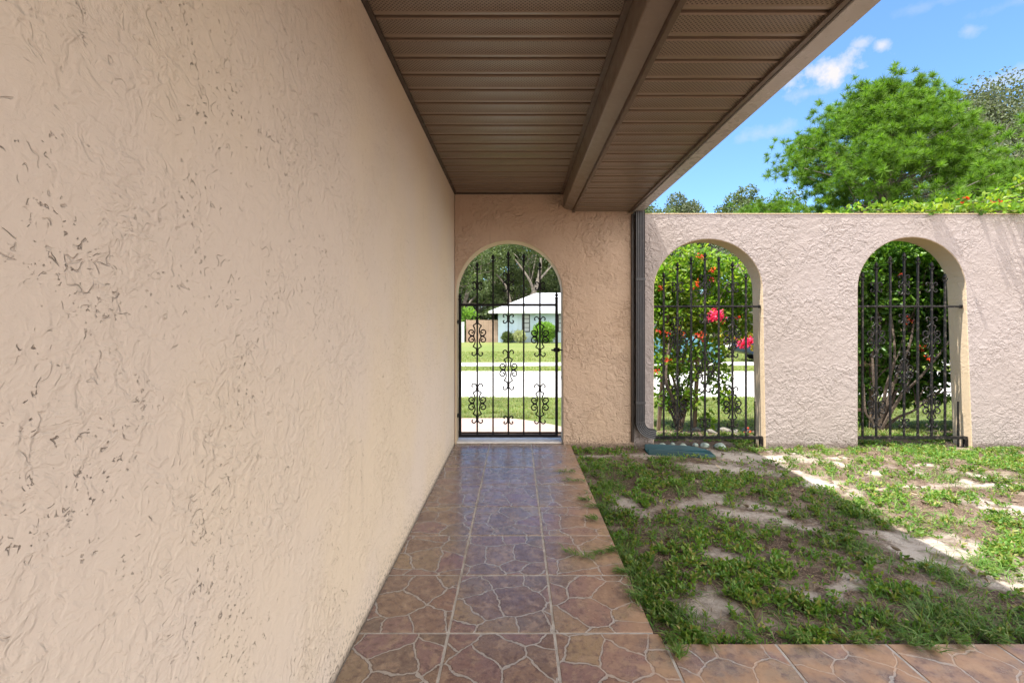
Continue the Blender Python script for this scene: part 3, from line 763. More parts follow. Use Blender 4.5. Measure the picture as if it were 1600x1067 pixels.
def rock(name, loc, r, mat, seed, label=None, cat='stone', group=None, flat=.6, ring=False):
    rr = random.Random(seed); bm = bmesh.new(); bmesh.ops.create_icosphere(bm, subdivisions=3, radius=1)
    k = [Vector((rr.uniform(-1, 1), rr.uniform(-1, 1), rr.uniform(-1, 1))).normalized() for _ in range(8)]
    for v in bm.verts:
        d = v.co.normalized(); s = 1.0
        for q in k: s -= .16*max(0, d.dot(q)-.55)/.45
        v.co = Vector((d.x*r[0]*s, d.y*r[1]*s, d.z*r[2]*s))
    for f_ in bm.faces: f_.smooth = True
    me = bpy.data.meshes.new(name); bm.to_mesh(me); bm.free(); me.materials.append(mat)
    o = bpy.data.objects.new(name, me); COL.objects.link(o); o.location = loc; o.rotation_euler = (0, 0, rr.uniform(0, 3)); return tag(o, label, cat, group)
SG = 'pale green stones under the middle grille'
for i, (px, py, r, lb) in enumerate([(1034, 693, (.05, .045, .034), 'pale green stone touching the downspout elbow, leftmost under the grille'),
        (1051, 690, (.035, .03, .024), 'small pale green stone, second from the downspout elbow'),
        (1068, 694, (.055, .045, .034), 'wide pale green stone, third from the downspout elbow'),
        (1086, 691, (.034, .032, .024), 'darkish small stone, fourth from the downspout elbow'),
        (1101, 692, (.048, .04, .032), 'pale green stone, fifth from the elbow and just left of the largest one'),
        (1125, 694, (.075, .055, .042), 'largest pale green stone, right end of the row under the grille')]):
    y = 4.62 - (py-690)*.02; rock('stone', ((px-CX)/FPX*y, y, -.012), r, MAT['stone'], i, lb, 'stone', SG)
for i, (px, y, r, lb) in enumerate([(1112, 5.22, (.07, .05, .04), 'grey garden stone just right of the trellis post foot'), (1130, 5.30, (.09, .06, .045), 'largest grey garden stone behind the middle grille'),
        (1150, 5.24, (.06, .05, .03), 'grey garden stone behind the second bar from the right of the middle grille'), (1167, 5.28, (.07, .05, .04), 'grey garden stone beside the right reveal of the middle arch'),
        (1089, 5.35, (.06, .05, .035), 'grey garden stone between the bush stems and trellis post')]):
    rock('stone', ((px-CX)/FPX*y, y, -.03), r, MAT['stone_grey'], 40+i, lb, 'stone', 'grey stones round the flowering bush')

# ------------------------------------------------------------------ foliage builders
def branchy(mb, p0, targets, r0, r1, bend=.25, seg=5, n=6):
    p0 = Vector(p0)
    for tg in targets:
        tg = Vector(tg); d = tg-p0; mid = p0+d*.5+Vector((random.uniform(-1, 1), random.uniform(-1, 1), random.uniform(-.3, .8)))*d.length*bend*.5
        pts = crv([p0, p0+(mid-p0)*.5+Vector((0, 0, d.length*.04)), mid, tg], 4)
        k = len(pts)-1; mb.tube(pts, [r0+(r1-r0)*i/k for i in range(k+1)], seg)
def shell(n, c, r, lo=.55):
    d = rdir(n); rad = lo+(1-lo)*rng.random((n, 1))**.6
    return np.array(c)+d*rad*np.array(r), d
def flowers(Cs, n, rad, size):
    P = [];
    for c in Cs:
        p = np.array(c)+rng.normal(size=(n, 3))*rad*np.array([1, .8, .8]); P.append(p)
    P = np.concatenate(P); D_ = unit(rdir(len(P))+np.array([0, -.5, .3])); return leaf_arrays(P, D_, size*rng.uniform(.7, 1.2, len(P)), size*.85, .3, .1)
def bush(name, base, label, clumps, nleaf, leafsz, mat, stems_to, fl=(), pinks=(), yel=(), extra=None, mask=None, cat_='bush'):
    t = empty(name, base, label, cat_)
    parts = []
    tot = sum(c[3][0]*c[3][1]*c[3][2] for c in clumps)**1
    for (x, y, z, r, w_) in clumps:
        n = int(nleaf*w_); P, d = shell(n, (x, y, z), r, .15)
        if mask is not None: P_ok = mask(P); P = P[P_ok]; d = d[P_ok]
        dirs = unit(d*.5+rdir(len(P))*.9+np.array([0, -.15, -.15])); parts.append(leaf_arrays(P, dirs, leafsz*rng.uniform(.65, 1.25, len(P)), leafsz*rng.uniform(.45, .65, len(P)), .25, .15))
    if extra: parts += extra
    V, F = cat(parts); link('leaves', npmesh('leaves', V, F), mat, t)
    mb = MB(); branchy(mb, (base[0], base[1], base[2]-.05), stems_to, .022, .007, .35)
    for s in stems_to[::2]:
        branchy(mb, Vector(base)*.45+Vector(s)*.55, [Vector(s)+Vector((random.uniform(-.4, .4), random.uniform(-.2, .2), random.uniform(0, .4))) for _ in range(3)], .009, .004)
    mb.build('stems', MAT['bark'], t, sm=50)
    for c in fl: link('flower_cluster', npmesh('flower_cluster', *flowers([c], 10, .020, .027)), MAT['red'], t)
    for c in pinks: link('flower_cluster', npmesh('flower_cluster', *flowers([c], 55, .030, .032)), MAT['pink'], t)
    for c in yel: link('yellow_leaf_cluster', npmesh('yellow_leaf_cluster', *flowers([c], 26, .06, .05)), MAT['yellow'], t)
    return t
def W(px, py, y): return ((px-CX)/FPX*y, y, EYE-(py-CY)/FPX*y)
# bush behind the middle arch
c1 = [(*W(1045, 445, 5.5), (.30, .28, .30), 1.1), (*W(1085, 415, 5.6), (.35, .28, .24), 1.2), (*W(1130, 440, 5.55), (.34, .28, .30), .95), (*W(1172, 455, 5.6), (.26, .25, .26), .5),
      (*W(1050, 500, 5.45), (.28, .25, .28), .95), (*W(1100, 490, 5.5), (.32, .25, .25), 1.0), (*W(1150, 500, 5.6), (.28, .25, .20), .5), (*W(1035, 560, 5.45), (.20, .25, .28), .42),
      (*W(1070, 565, 5.45), (.24, .25, .26), .45), (*W(1110, 545, 5.5), (.22, .22, .22), .24), (*W(1060, 620, 5.4), (.30, .22, .16), .38), (*W(1122, 590, 5.4), (.14, .15, .22), .18),
      (*W(1135, 625, 5.3), (.12, .1, .12), .10), (*W(1105, 655, 5.3), (.07, .07, .12), .06), (*W(1000, 470, 5.6), (.40, .3, .5), 1.0), (*W(950, 500, 5.8), (.40, .3, .5), .8)]
b1 = (*W(1062, 0, 5.30)[:2], -.03)
fl1 = [W(px, py, y) for px, py, y in [(1095,400,5.3),(1112,422,5.3),(1089,444,5.25),(1030,450,5.3),(1114,438,5.35),(1030,517,5.25),(1043,520,5.2),(1061,517,5.25),(1067,523,5.2),(1092,524,5.2),(1098,526,5.25),(1043,563,5.2),(1026,580,5.2),(1154,495,5.3),(1170,675,5.2),(1123,505,5.3)]]
bush('flowering_bush', b1, 'sunlit flowering bush with red and pink blooms behind the middle arch grille, beside the trellis', c1, 950, .062, MAT['boug'],
     [W(px, py, y) for px, py, y in [(1040,560,5.4),(1050,500,5.4),(1068,470,5.45),(1085,540,5.45),(1100,480,5.5),(1120,560,5.45),(1130,470,5.55),(1035,610,5.35),(1150,520,5.55)]],
     fl1, [W(1117, 489, 5.12), W(1124, 496, 5.12), W(1112, 497, 5.12), W(1160, 538, 5.2), W(1169, 534, 5.2)], [W(1132, 532, 5.9), W(1150, 533, 5.9), W(1172, 527, 5.9), W(1125, 520, 5.9), W(1177, 538, 5.9)])
# bush behind the right arch, spilling over the wall further right
Wp = W
c2 = []
for (px, py, r, w_) in [(1345,430,(.30,.3,.3),1.1),(1390,400,(.36,.3,.22),1.2),(1440,410,(.36,.3,.25),1.2),(1480,440,(.34,.3,.32),1.1),(1350,480,(.3,.3,.3),1.1),(1400,470,(.36,.3,.3),1.3),
                        (1450,480,(.36,.3,.3),1.2),(1490,520,(.3,.3,.3),.9),(1350,540,(.3,.3,.28),1.0),(1400,540,(.34,.3,.28),1.1),(1440,545,(.3,.3,.24),.8),(1370,590,(.28,.25,.2),.5),
                        (1425,600,(.26,.2,.15),.38),(1460,590,(.2,.2,.1),.2),(1345,600,(.2,.2,.2),.4),(1350,640,(.16,.12,.2),.22),(1385,560,(.2,.1,.25),.5),(1355,560,(.15,.1,.2),.4),(1465,622,(.2,.15,.06),.10),(1410,625,(.2,.15,.07),.14)]:
    c2.append((*W(px, py, 5.6), r, w_))
for x, z, rx, rz, w_ in [(5.0,1.9,.5,.45,1.5),(5.6,1.8,.5,.6,1.6),(6.2,1.9,.5,.7,1.6),(5.3,1.0,.5,.5,1.0),(6.1,1.0,.6,.6,1.0),(5.6,2.35,.35,.25,.7),(6.3,2.55,.4,.35,.9),(6.9,2.5,.5,.6,1.4),(7.4,1.9,.6,.9,1.6),(3.6,1.9,.35,.4,.8)]:
    c2.append((x, 5.55, z, (rx, .35, rz), w_))
b2 = (*W(1372, 0, 5.35)[:2], -.03)
bush('flowering_bush', b2, 'dense dark green flowering bush filling the view behind the right arch grille', c2, 1050, .066, MAT['boug_dark'],
     [W(px, py, y) for px, py, y in [(1345,560,5.5),(1360,480,5.5),(1385,440,5.5),(1400,520,5.5),(1430,450,5.6),(1450,540,5.5),(1470,480,5.6),(1350,600,5.4),(1480,600,5.4)]]+[(5.4, 5.5, 1.4), (6.0, 5.5, 1.8)],
     [W(px, py, y) for px, py, y in [(1440,546,5.3),(1452,560,5.2),(1420,500,5.3),(1410,430,5.3)]])
# vine trailing along the top of the wall
vt = empty('climbing_vine', (5, 4.8, 2.24), 'lime green vine with red blooms trailing along the top of the garden wall at right', 'vine')
shoots = []
for (pts) in [[(3.35, 4.98, 2.28), (3.7, 4.9, 2.36), (4.0, 4.8, 2.30), (4.3, 4.66, 2.26)], [(4.0, 5.1, 2.34), (4.3, 4.9, 2.40), (4.55, 4.7, 2.30), (4.62, 4.50, 2.24)],
              [(4.6, 5.1, 2.35), (4.9, 4.9, 2.42), (5.0, 4.7, 2.30), (5.05, 4.47, 2.20)], [(4.9, 5.1, 2.4), (5.3, 4.9, 2.5), (5.6, 4.6, 2.3), (5.8, 4.5, 2.22)],
              [(3.7, 5.1, 2.2), (3.8, 4.9, 2.34), (3.9, 4.72, 2.31), (4.0, 4.6, 2.262)], [(5.0, 5.2, 2.4), (5.5, 5.1, 2.7), (6.0, 4.9, 2.85), (6.3, 4.7, 2.8)],
              [(4.3, 5.0, 2.3), (4.7, 4.85, 2.42), (5.2, 4.7, 2.38), (5.35, 4.49, 2.25)], [(5.3, 5.2, 2.5), (5.7, 5.1, 2.65), (5.9, 4.9, 2.6), (6.1, 4.45, 2.4)], [(4.1,5,2.3),(4.5,4.8,2.3),(4.9,4.62,2.29),(5.1,4.5,2.27)]]:
    shoots.append(crv(pts, 8))
for (x, dy, z) in [(4.02, .05, 2.262), (4.10, .09, 2.266), (4.50, .06, 2.262), (4.58, .17, 2.27), (4.78, .07, 2.26), (4.86, .13, 2.265), (4.93, .16, 2.27), (5.08, .10, 2.26), (5.2, .17, 2.27), (5.35, .09, 2.26), (5.5, .14, 2.265)]:
    shoots.append(crv([(x-.05, 4.80, 2.27), (x-.02, 4.66, z+.02), (x, D-.01, z+.008), (x+.01, D-dy, z-.01)], 6))
mb = MB(); VP = []
for s in shoots:
    mb.tube(s, [.006-.004*i/len(s) for i in range(len(s))], 5)
    for p in s:
        fr = s is not None and len(s) == 19 and p.y < D+.05
        for _ in range(1 if fr else (12 if p.z > 2.5 else 5)): VP.append(np.array(p)+rng.normal(size=3)*(np.array([.018, .012, .010]) if fr else np.array([.07, .05, .03]))+np.array([0, 0 if fr else .03, .005 if fr else .02]))
mb.build('stems', MAT['bark'], vt, sm=50)
VP = np.array(VP); VP = VP[~((VP[:, 2] < 2.256) & (VP[:, 1] > D-.01) & (VP[:, 1] < DB+.01))]
P2 = np.stack([3.45+4.0*rng.random(2300)**.75, rng.uniform(4.84, 5.5, 2300), 0*np.zeros(2300)], 1)
P2[:, 2] = 2.16+rng.random(2300)*(.02+.17*vnoise(P2[:, 0], P2[:, 0]*0, 2.2, 3)+.16*np.clip(P2[:, 0]-4.8, 0, 3))
VP = np.concatenate([VP, P2]); n = len(VP)
V, F = leaf_arrays(VP, unit(rdir(n)+np.array([0, -.3, .3])), .062*rng.uniform(.6, 1.3, n), .036, .25, .15)
link('leaves', npmesh('leaves', V, F), MAT['boug'], vt)
for c in [W(1557, 324, 4.75), W(1507, 317, 4.9)]: link('flower_cluster', npmesh('flower_cluster', *flowers([c], 26, .026, .04)), MAT['red'], vt)
# trellises
def trellis(label, y, posts, rails):
    t = empty('wooden_trellis', (posts[0][0], y, -.03), label, 'trellis', 'wooden trellises behind the wall arches')
    for x, z1, lean in posts:
        q = MB(); q.prism([(x-.020, -.08), (x+.020, -.08), (x+.020+lean, z1), (x-.020+lean, z1)], 'y', y-.018, y+.018); bevel(q.build('post', MAT['wood'], t), .003, 1)
    for x0, x1, z in rails:
        q = MB(); q.box(x0, x1, y-.032, y-.019, z-.016, z+.016); bevel(q.build('rail', MAT['wood'], t), .002, 1)
trellis('tan wooden trellis stakes rising through the bush behind the middle arch', 5.38, [(W(1036,0,5.2)[0], 1.35, .11), (W(1094,0,5.2)[0], .92, .05)],
        [(W(1050,0,5.2)[0], W(1102,0,5.2)[0], W(0,566,5.2)[2]), (W(1038,0,5.2)[0], W(1096,0,5.2)[0], W(0,640,5.2)[2])])
trellis('tan wooden trellis frame with cross rails in the bush behind the right arch', 5.45, [(W(1350,0,5.24)[0], 1.3, .02), (W(1384,0,5.24)[0], 1.0, .0)],
        [(3.7, W(1372,0,5.24)[0], W(0,568,5.24)[2]), (3.7, W(1372,0,5.24)[0], W(0,645,5.24)[2]), (3.75, W(1395,0,5.24)[0], W(0,575,5.24)[2]+.02)])

# ------------------------------------------------------------------ courtyard ground cover
def scatter(n, x0, x1, y0, y1, fn):
    x = rng.uniform(x0, x1, n); y = rng.uniform(y0, y1, n); k = rng.random(n) < fn(x, y); return x[k], y[k]
def inview(x, y): return (x < y*1.14+.35)
def patch(x, y, seed, lo, hi): return np.clip((fbm(x, y, 2.6, seed)-lo)/(hi-lo), 0, 1)
YN, YF = 1.735, 5.1
def okreg(x, y):
    inwall = (y > D-.03) & (y < DB+.03); op = ((x > 1.36) & (x < 2.38)) | ((x > 3.34) & (x < 4.37)); blk = ((x > 1.14) & (x < 1.9) & (y > 4.24) & (y < 4.58)) | ((y > 4.5) & (y < 4.8) & (x > 1.3) & (x < 2.15))
    return inview(x, y) & ~(inwall & ~op) & ~blk & (x > .53)
def dens_weed(x, y):
    s = sandf(x, y); e = np.exp(-((x-.58)/.10)**2)*.35*(y < 3.9)
    return np.clip((patch(x, y, 77, .46, .60)*.85+.40*(fbm(x, y, 6, 78) > .46)*(x < 9))*(1-s*1.25), 0, 1)*okreg(x, y)*np.where(fbm(x, y, 13, 4) > .49, 1, .10)+e*.6*okreg(x, y)*(fbm(x, y, 4, 9) > .5)
# rosettes of small oval leaves
x, y = scatter(62000, .54, 6.0, YN, YF, lambda x, y: dens_weed(x, y)*.9)
k = 6; xr = np.repeat(x, k); yr = np.repeat(y, k); n = len(xr); hh = rng.uniform(.0, .028, n)
d = rdir(n); d[:, 2] = np.abs(d[:, 2])*.8+.15; d = unit(d)
sz = np.repeat(rng.uniform(.6, 1.25, len(x)), k)
P = np.stack([xr, yr, gz(xr, yr)+hh+.002], 1)+d*np.array([1, 1, 0])*.006
V, F = leaf_arrays(P, d, .023*sz*rng.uniform(.7, 1.2, n), .0115*sz, .2, .1)
o = link('ground_cover_weeds', npmesh('ground_cover_weeds', V, F), MAT['weed']); tag(o, 'low green leafy weeds in patches over the courtyard sand', 'weeds', kind='stuff')
# grass tufts
def dens_g(x, y):
    s = sandf(x, y); e = np.exp(-((x-.60)/.13)**2)*.5*(y < 4.0)*(fbm(x, y, 3, 14) > .42)+np.exp(-((y-1.80)/.08)**2)*.35*(fbm(x, y, 5, 16) > .5)
    return (np.clip(patch(x, y, 131, .48, .64)*(1-s*1.4), 0, 1)+e*.6+.09*(1-s))*okreg(x, y)
x, y = scatter(12000, .53, 6.0, YN, YF, lambda x, y: dens_g(x, y)*.8)
cl = [G(px, py) for px, py in [(945,760),(930,800),(960,850),(975,880),(985,905),(1040,970),(1420,1000),(1500,985),(1440,960),(1330,860),(1470,900),(1540,890),(990,940),(915,770)]]
ex = np.concatenate([rng.normal(c[0]+.03, .05, 55) for c in cl]); ey = np.concatenate([rng.normal(c[1], .06, 55) for c in cl])
x = np.concatenate([x, ex]); y = np.concatenate([y, ey]); q = (x > .50) & (y > 1.70); x, y = x[q], y[q]
k = 6; xr = np.repeat(x, k)+rng.normal(0, .008, len(x)*k); yr = np.repeat(y, k)+rng.normal(0, .008, len(x)*k); n = len(xr)
d = rdir(n); d[:, 2] = np.abs(d[:, 2])+.35; d = unit(d); L = rng.uniform(.03, .085, n)*np.repeat(rng.uniform(.6, 1.2, len(x)), k)
V, F = blade_arrays(np.stack([xr, yr, gz(xr, yr)-.002], 1), d, L, rng.uniform(.0025, .005, n), rng.uniform(.1, .6, n))
o = link('grass', npmesh('grass', V, F), MAT['blade']); tag(o, 'tufts of green grass blades growing through the courtyard sand', 'grass', kind='stuff')
# runners creeping over the tile edge
P = []; Dd = []
for (px, py, ang, ln) in [(930,885,150,.16),(915,760,170,.15),(900,745,175,.12),(955,872,200,.10),(1062,1042,90,.02),(945,800,185,.10),(1480,1000,-100,.08),(1400,1005,-80,.07),(1100,1003,-95,.05),(1160,1004,-70,.04),(1250,1003,-110,.05),(1330,1003,-85,.06),(1440,1012,-95,.07),(1540,1003,-90,.06),(1590,1003,-80,.05),(1045,1003,-100,.05),(985,905,180,.06),(970,870,190,.05),(922,790,175,.06),(1005,945,185,.04),(935,820,180,.06)]:
    cx, cy = G(px, py); cx = min(cx, 9)
    for s in np.linspace(0, 1, 12):
        for _ in range(5):
            P.append((cx+math.cos(R(ang))*ln*s+rng.normal()*.008, cy+math.sin(R(ang))*ln*s+rng.normal()*.008, .004+.012*rng.random())); a_ = R(ang)+rng.normal()*.9
            Dd.append((math.cos(a_), math.sin(a_), .35+.4*rng.random()))
P = np.array(P); Dd = unit(np.array(Dd)); n = len(P)
V, F = blade_arrays(P, Dd, rng.uniform(.02, .05, n), rng.uniform(.003, .006, n), rng.uniform(.1, .4, n))
o = link('creeping_grass', npmesh('creeping_grass', V, F), MAT['blade']); tag(o, 'green grass runners creeping over the edge of the tiles', 'grass', kind='stuff')
# dry thatch
x, y = scatter(95000, .53, 6.0, YN, YF, lambda x, y: np.clip(.15+.85*fbm(x, y, 3.2, 51), 0, 1)*(1-sandf(x, y)*.93)*okreg(x, y)*.9)
n = len(x); d = rdir(n); d[:, 2] = rng.uniform(-.02, .28, n); d = unit(d)
V, F = blade_arrays(np.stack([x, y, gz(x, y)+.003], 1), d, rng.uniform(.015, .055, n), rng.uniform(.0012, .0028, n), rng.uniform(0, .3, n))
o = link('dry_thatch', npmesh('dry_thatch', V, F), MAT['straw']); tag(o, 'brown dry grass thatch lying over the courtyard soil', 'thatch', kind='stuff')
# lawn beyond the wall
x = rng.uniform(-3, 17, 240000); y = 5.1+(9.7-5.1)*rng.random(240000)
pav = (x < .8) & (x > -2.6) & (y < 6.25); kk = ~pav & ((x < y*1.0) & (x > -y*.2)) & (fbm(x, y, 2, 61) > .30+.12*rng.random(240000)) & ~((y < 5.6) & (x < 3.1) & (rng.random(240000) < .8))
x, y = x[kk], y[kk]; n = len(x); d = rdir(n); d[:, 2] = np.abs(d[:, 2])+.5; d = unit(d)
V, F = blade_arrays(np.stack([x, y, gz(x, y)], 1), d, rng.uniform(.03, .075, n), rng.uniform(.006, .011, n), rng.uniform(.1, .5, n))
o = link('lawn_grass', npmesh('lawn_grass', V, F), MAT['lawnblade']); tag(o, 'sunlit short lawn grass between the garden wall and the road', 'lawn', kind='stuff')
x = rng.uniform(-6, 32, 90000); y = 15+12*rng.random(90000)**1.3; kk = ((y < 16.9) | (y > 19.3)); x, y = x[kk], y[kk]; n = len(x); d = rdir(n); d[:, 2] = np.abs(d[:, 2])+.5; d = unit(d)
V, F = blade_arrays(np.stack([x, y, gz(x, y)], 1), d, rng.uniform(.05, .10, n), rng.uniform(.015, .03, n), rng.uniform(.1, .5, n))
o = link('lawn_grass', npmesh('lawn_grass', V, F), MAT['lawnblade']); tag(o, 'sunlit lawn grass across the road before the blue house', 'lawn', kind='stuff')

# ------------------------------------------------------------------ trees
def oak_meshes(seed, H, Rr, nc, per, leaf, base_z=.28, flat=.8):
    rr = random.Random(seed); cl = []
    for i in range(nc):
        a = rr.uniform(0, 2*math.pi); u = rr.random()**.5; z = base_z*H+rr.random()*(1-base_z)*H*.93
        f = math.sin(min(1, (z/H-base_z)/(1-base_z)*.93+.12)*math.pi)**.5
        cl.append((math.cos(a)*Rr*u*f, math.sin(a)*Rr*u*f, z, rr.uniform(.10, .20)*Rr*1.25))
    parts = []; 
    for (x, y, z, r) in cl:
        P, d = shell(per, (x, y, z), (r, r, r*flat), .45)
        P += (rng.normal(size=P.shape)*r*.10); dd = unit(d*.4+rdir(per)+np.array([0, 0, -.2]))
        parts.append(leaf_arrays(P, dd, leaf*rng.uniform(.6, 1.3, per), leaf*.55, .2, .1))
    V, F = cat(parts); lm = npmesh('crown', V, F)
    mb = MB(); th = base_z*H*.85
    mb.tube(crv([(0, 0, -.3), (.1, 0, th*.5), (-.1, .1, th)], 4), [H*.034, H*.030, H*.029, H*.028, H*.027, H*.026, H*.025, H*.024, H*.022], 8)
    fork = Vector((-.1, .1, th))
    tg = [Vector(c[:3]) for c in cl[:: max(1, nc//14)]]; branchy(mb, fork-Vector((0, 0, .15)), tg, H*.014, H*.003, .3, 5)
    for c in cl: 
        q = min(tg, key=lambda t: (t-Vector(c[:3])).length); branchy(mb, q*.7+fork*.3, [Vector(c[:3])], H*.004, H*.0015, .3, 4)
    tm = mb.mesh('trunk'); return lm, tm
lm1, tm1 = oak_meshes(1, 10.6, 5.4, 62, 300, .21); lm2, tm2 = oak_meshes(2, 11.0, 5.6, 66, 300, .22, .22)
lm4, tm4 = oak_meshes(4, 10.8, 5.4, 80, 520, .12)
lm3, tm3 = oak_meshes(3, 12, 4.4, 46, 220, .20, .30)
def tree(lm, tm, loc, rz, sc, label, group=None, lmat='oak', tmat='bark_pale', name='oak_tree', squash=1.0):
    t = empty(name, loc, label, 'tree', group); t.rotation_euler = (0, 0, rz); t.scale = (sc, sc, sc*squash)
    for nm, me, mk in (('crown', lm, lmat), ('trunk', tm, tmat)):
        key = me.name+mk
        m2 = meshcache.get(key)
        if m2 is None: m2 = me.copy(); m2.materials.clear(); m2.materials.append(MAT[mk]); meshcache[key] = m2
        o = bpy.data.objects.new(nm, m2); COL.objects.link(o); o.parent = t
    return t
meshcache = {}
TG = 'oaks in the row beyond the road'
tree(lm1, tm1, (-12.5, 50, -.5), .3, 1.05, 'large oak standing farthest left beyond the white fence', TG)
tree(lm2, tm2, (-5.5, 47, -.5), 2.0, 1.0, 'sunlit oak rising behind the tan board fence', TG)
tree(lm1, tm1, (0.0, 53, -.5), 4.1, 1.12, 'oak crown behind the left end of the blue house roof', TG)
tree(lm2, tm2, (6.5, 54, -.5), 1.0, 1.10, 'oak behind the ridge of the blue house', TG)
tree(lm1, tm1, (14.5, 55, -.5), 5.2, 1.0, 'oak seen past the flowering bush behind the middle arch', TG)
tree(lm2, tm2, (22, 52, -.5), 3.6, .95, 'oak beyond the parked cars, right of the middle arch', TG)
tree(lm1, tm1, (31, 54, -.5), 2.7, 1.0, 'oak hidden mostly behind the wall between the two grilles', TG)
tree(lm2, tm2, (41, 53, -.5), .7, 1.0, 'oak over the peach house roof, glimpsed through the right arch', TG)
tree(lm1, tm1, (51, 55, -.5), 4.4, 1.0, 'oak glimpsed at the right edge of the right arch', TG)
tree(lm3, tm3, (11.6, 40.5, -.5), 1.1, 1.07, 'small light green tree top showing above the wall beside the gutter', None, 'oak')
tree(lm3, tm3, (14.2, 42, -.5), 3.0, 1.06, 'thin grey green tree top above the wall left of the pine', None, 'oak_grey', squash=1.03)
tree(lm3, tm3, (16.3, 44, -.5), 5.1, 1.06, 'feathery tree top above the wall, second left of the pine', None, 'oak_grey')
tree(lm3, tm3, (19.6, 39.0, -.5), .4, 1.10, 'dark green tree top touching the left flank of the pine', None, 'oak')
tree(lm4, tm4, (34.5, 35, -.5), 2.2, 1.72, 'tall grey green oak behind the right side of the pine', None, 'oak_grey')
tree(lm4, tm4, (41.5, 38, -.5), 1.4, 1.75, 'tall grey green oak at the right edge, behind the pine', None, 'oak_grey')
tree(lm2, tm2, (-9, 60, -.5), 1.7, 1.25, 'oak in the second row, leftmost behind the board fence', TG)
tree(lm1, tm1, (-2.2, 62, -.5), 3.3, 1.3, 'oak in the second row, second from the left behind the blue house', TG)
tree(lm2, tm2, (4.5, 63, -.5), 5.0, 1.3, 'oak in the second row, third from the left behind the blue house', TG)
# pale limbs behind the blue house
lt = empty('oak_tree', (1.0, 46.9, -.5), 'oak with a pale bare leaning limb just behind the blue house roof', 'tree')
mb = MB()
mb.tube(crv([(.4, 46.9, -.6), (.7, 46.9, 1.5), (1.0, 46.8, 2.9), (1.7, 46.6, 4.2), (2.1, 46.5, 5.3), (2.35, 46.4, 6.6), (2.4, 46.4, 7.6)], 4), [.36-.010*i for i in range(25)], 8)
mb.tube(crv([(1.7, 46.6, 4.2), (1.3, 46.3, 5.4), (.2, 46.2, 7.0), (-.8, 46.2, 8.2)], 4), [.16-.009*i for i in range(13)], 6)
mb.tube(crv([(.6, 46.9, 1.5), (-.5, 46.6, 2.6), (-.7, 46.5, 3.6), (-1.1, 46.4, 4.9), (-2.0, 46.3, 6.0)], 4), [.24-.011*i for i in range(17)], 6)
mb.tube(crv([(2.1, 46.5, 5.3), (2.9, 46.3, 6.2), (4.0, 46.2, 7.4)], 4), [.13-.010*i for i in range(9)], 6)
mb.build('trunk', MAT['bark_pale'], lt, sm=50)
parts = []
for (x, y, z, r) in [(-1.4, 46.5, 8.6, 1.2), (.2, 46.6, 9.4, 1.4), (2.2, 46.8, 9.2, 1.5), (3.8, 46.8, 8.2, 1.2), (-2.6, 46.5, 6.8, 1.0), (4.4, 47.2, 6.6, 1.0), (-.2, 47.6, 6.0, .9), (3.2, 47.8, 5.2, .8), (-1.8, 47.8, 4.6, .9), (5.0, 47.5, 5.0, .9)]:
    P, dd = shell(900, (x, y, z), (r, r, r*.7), .3); parts.append(leaf_arrays(P, unit(dd*.4+rdir(900)), .2*rng.uniform(.6, 1.3, 900), .11, .2, .1))
link('crown', npmesh('crown', *cat(parts)), MAT['oak'], lt)

# understory hedge behind the fence and houses
def hedge(x0, x1, y, z1, label, mat='oak', nn=9000):
    n = nn; x = rng.uniform(x0, x1, n); yy = y+rng.normal(0, .5, n); zz = -.5+(z1+.5)*rng.random(n)**.8*(.65+.5*vnoise(x, x*0, .6, 19))
    V, F = leaf_arrays(np.stack([x, yy, zz], 1), unit(rdir(n)+np.array([0, -.2, .1])), .24*rng.uniform(.6, 1.3, n), .15, .2, .1)
    t = empty('hedge', ((x0+x1)/2, y, -.5), label, 'hedge'); link('leaves', npmesh('leaves', V, F), MAT[mat], t)
    mb = MB()
    for k in range(int((x1-x0)/1.2)):
        xx = x0+.6+k*1.2; branchy(mb, (xx, y, -.6), [(xx+random.uniform(-.5, .5), y+random.uniform(-.3, .3), z1*.8) for _ in range(3)], .05, .02)
    mb.build('stems', MAT['bark'], t)
hedge(-12, -1.2, 43.5, 3.2, 'dark shady hedge behind the tan board fence')
hedge(-14, 12, 57, 6.5, 'tall dark thicket under the oaks behind the blue house', nn=22000)
hedge(13, 60, 58, 3.6, 'dark hedge along the far yards at right', nn=26000)

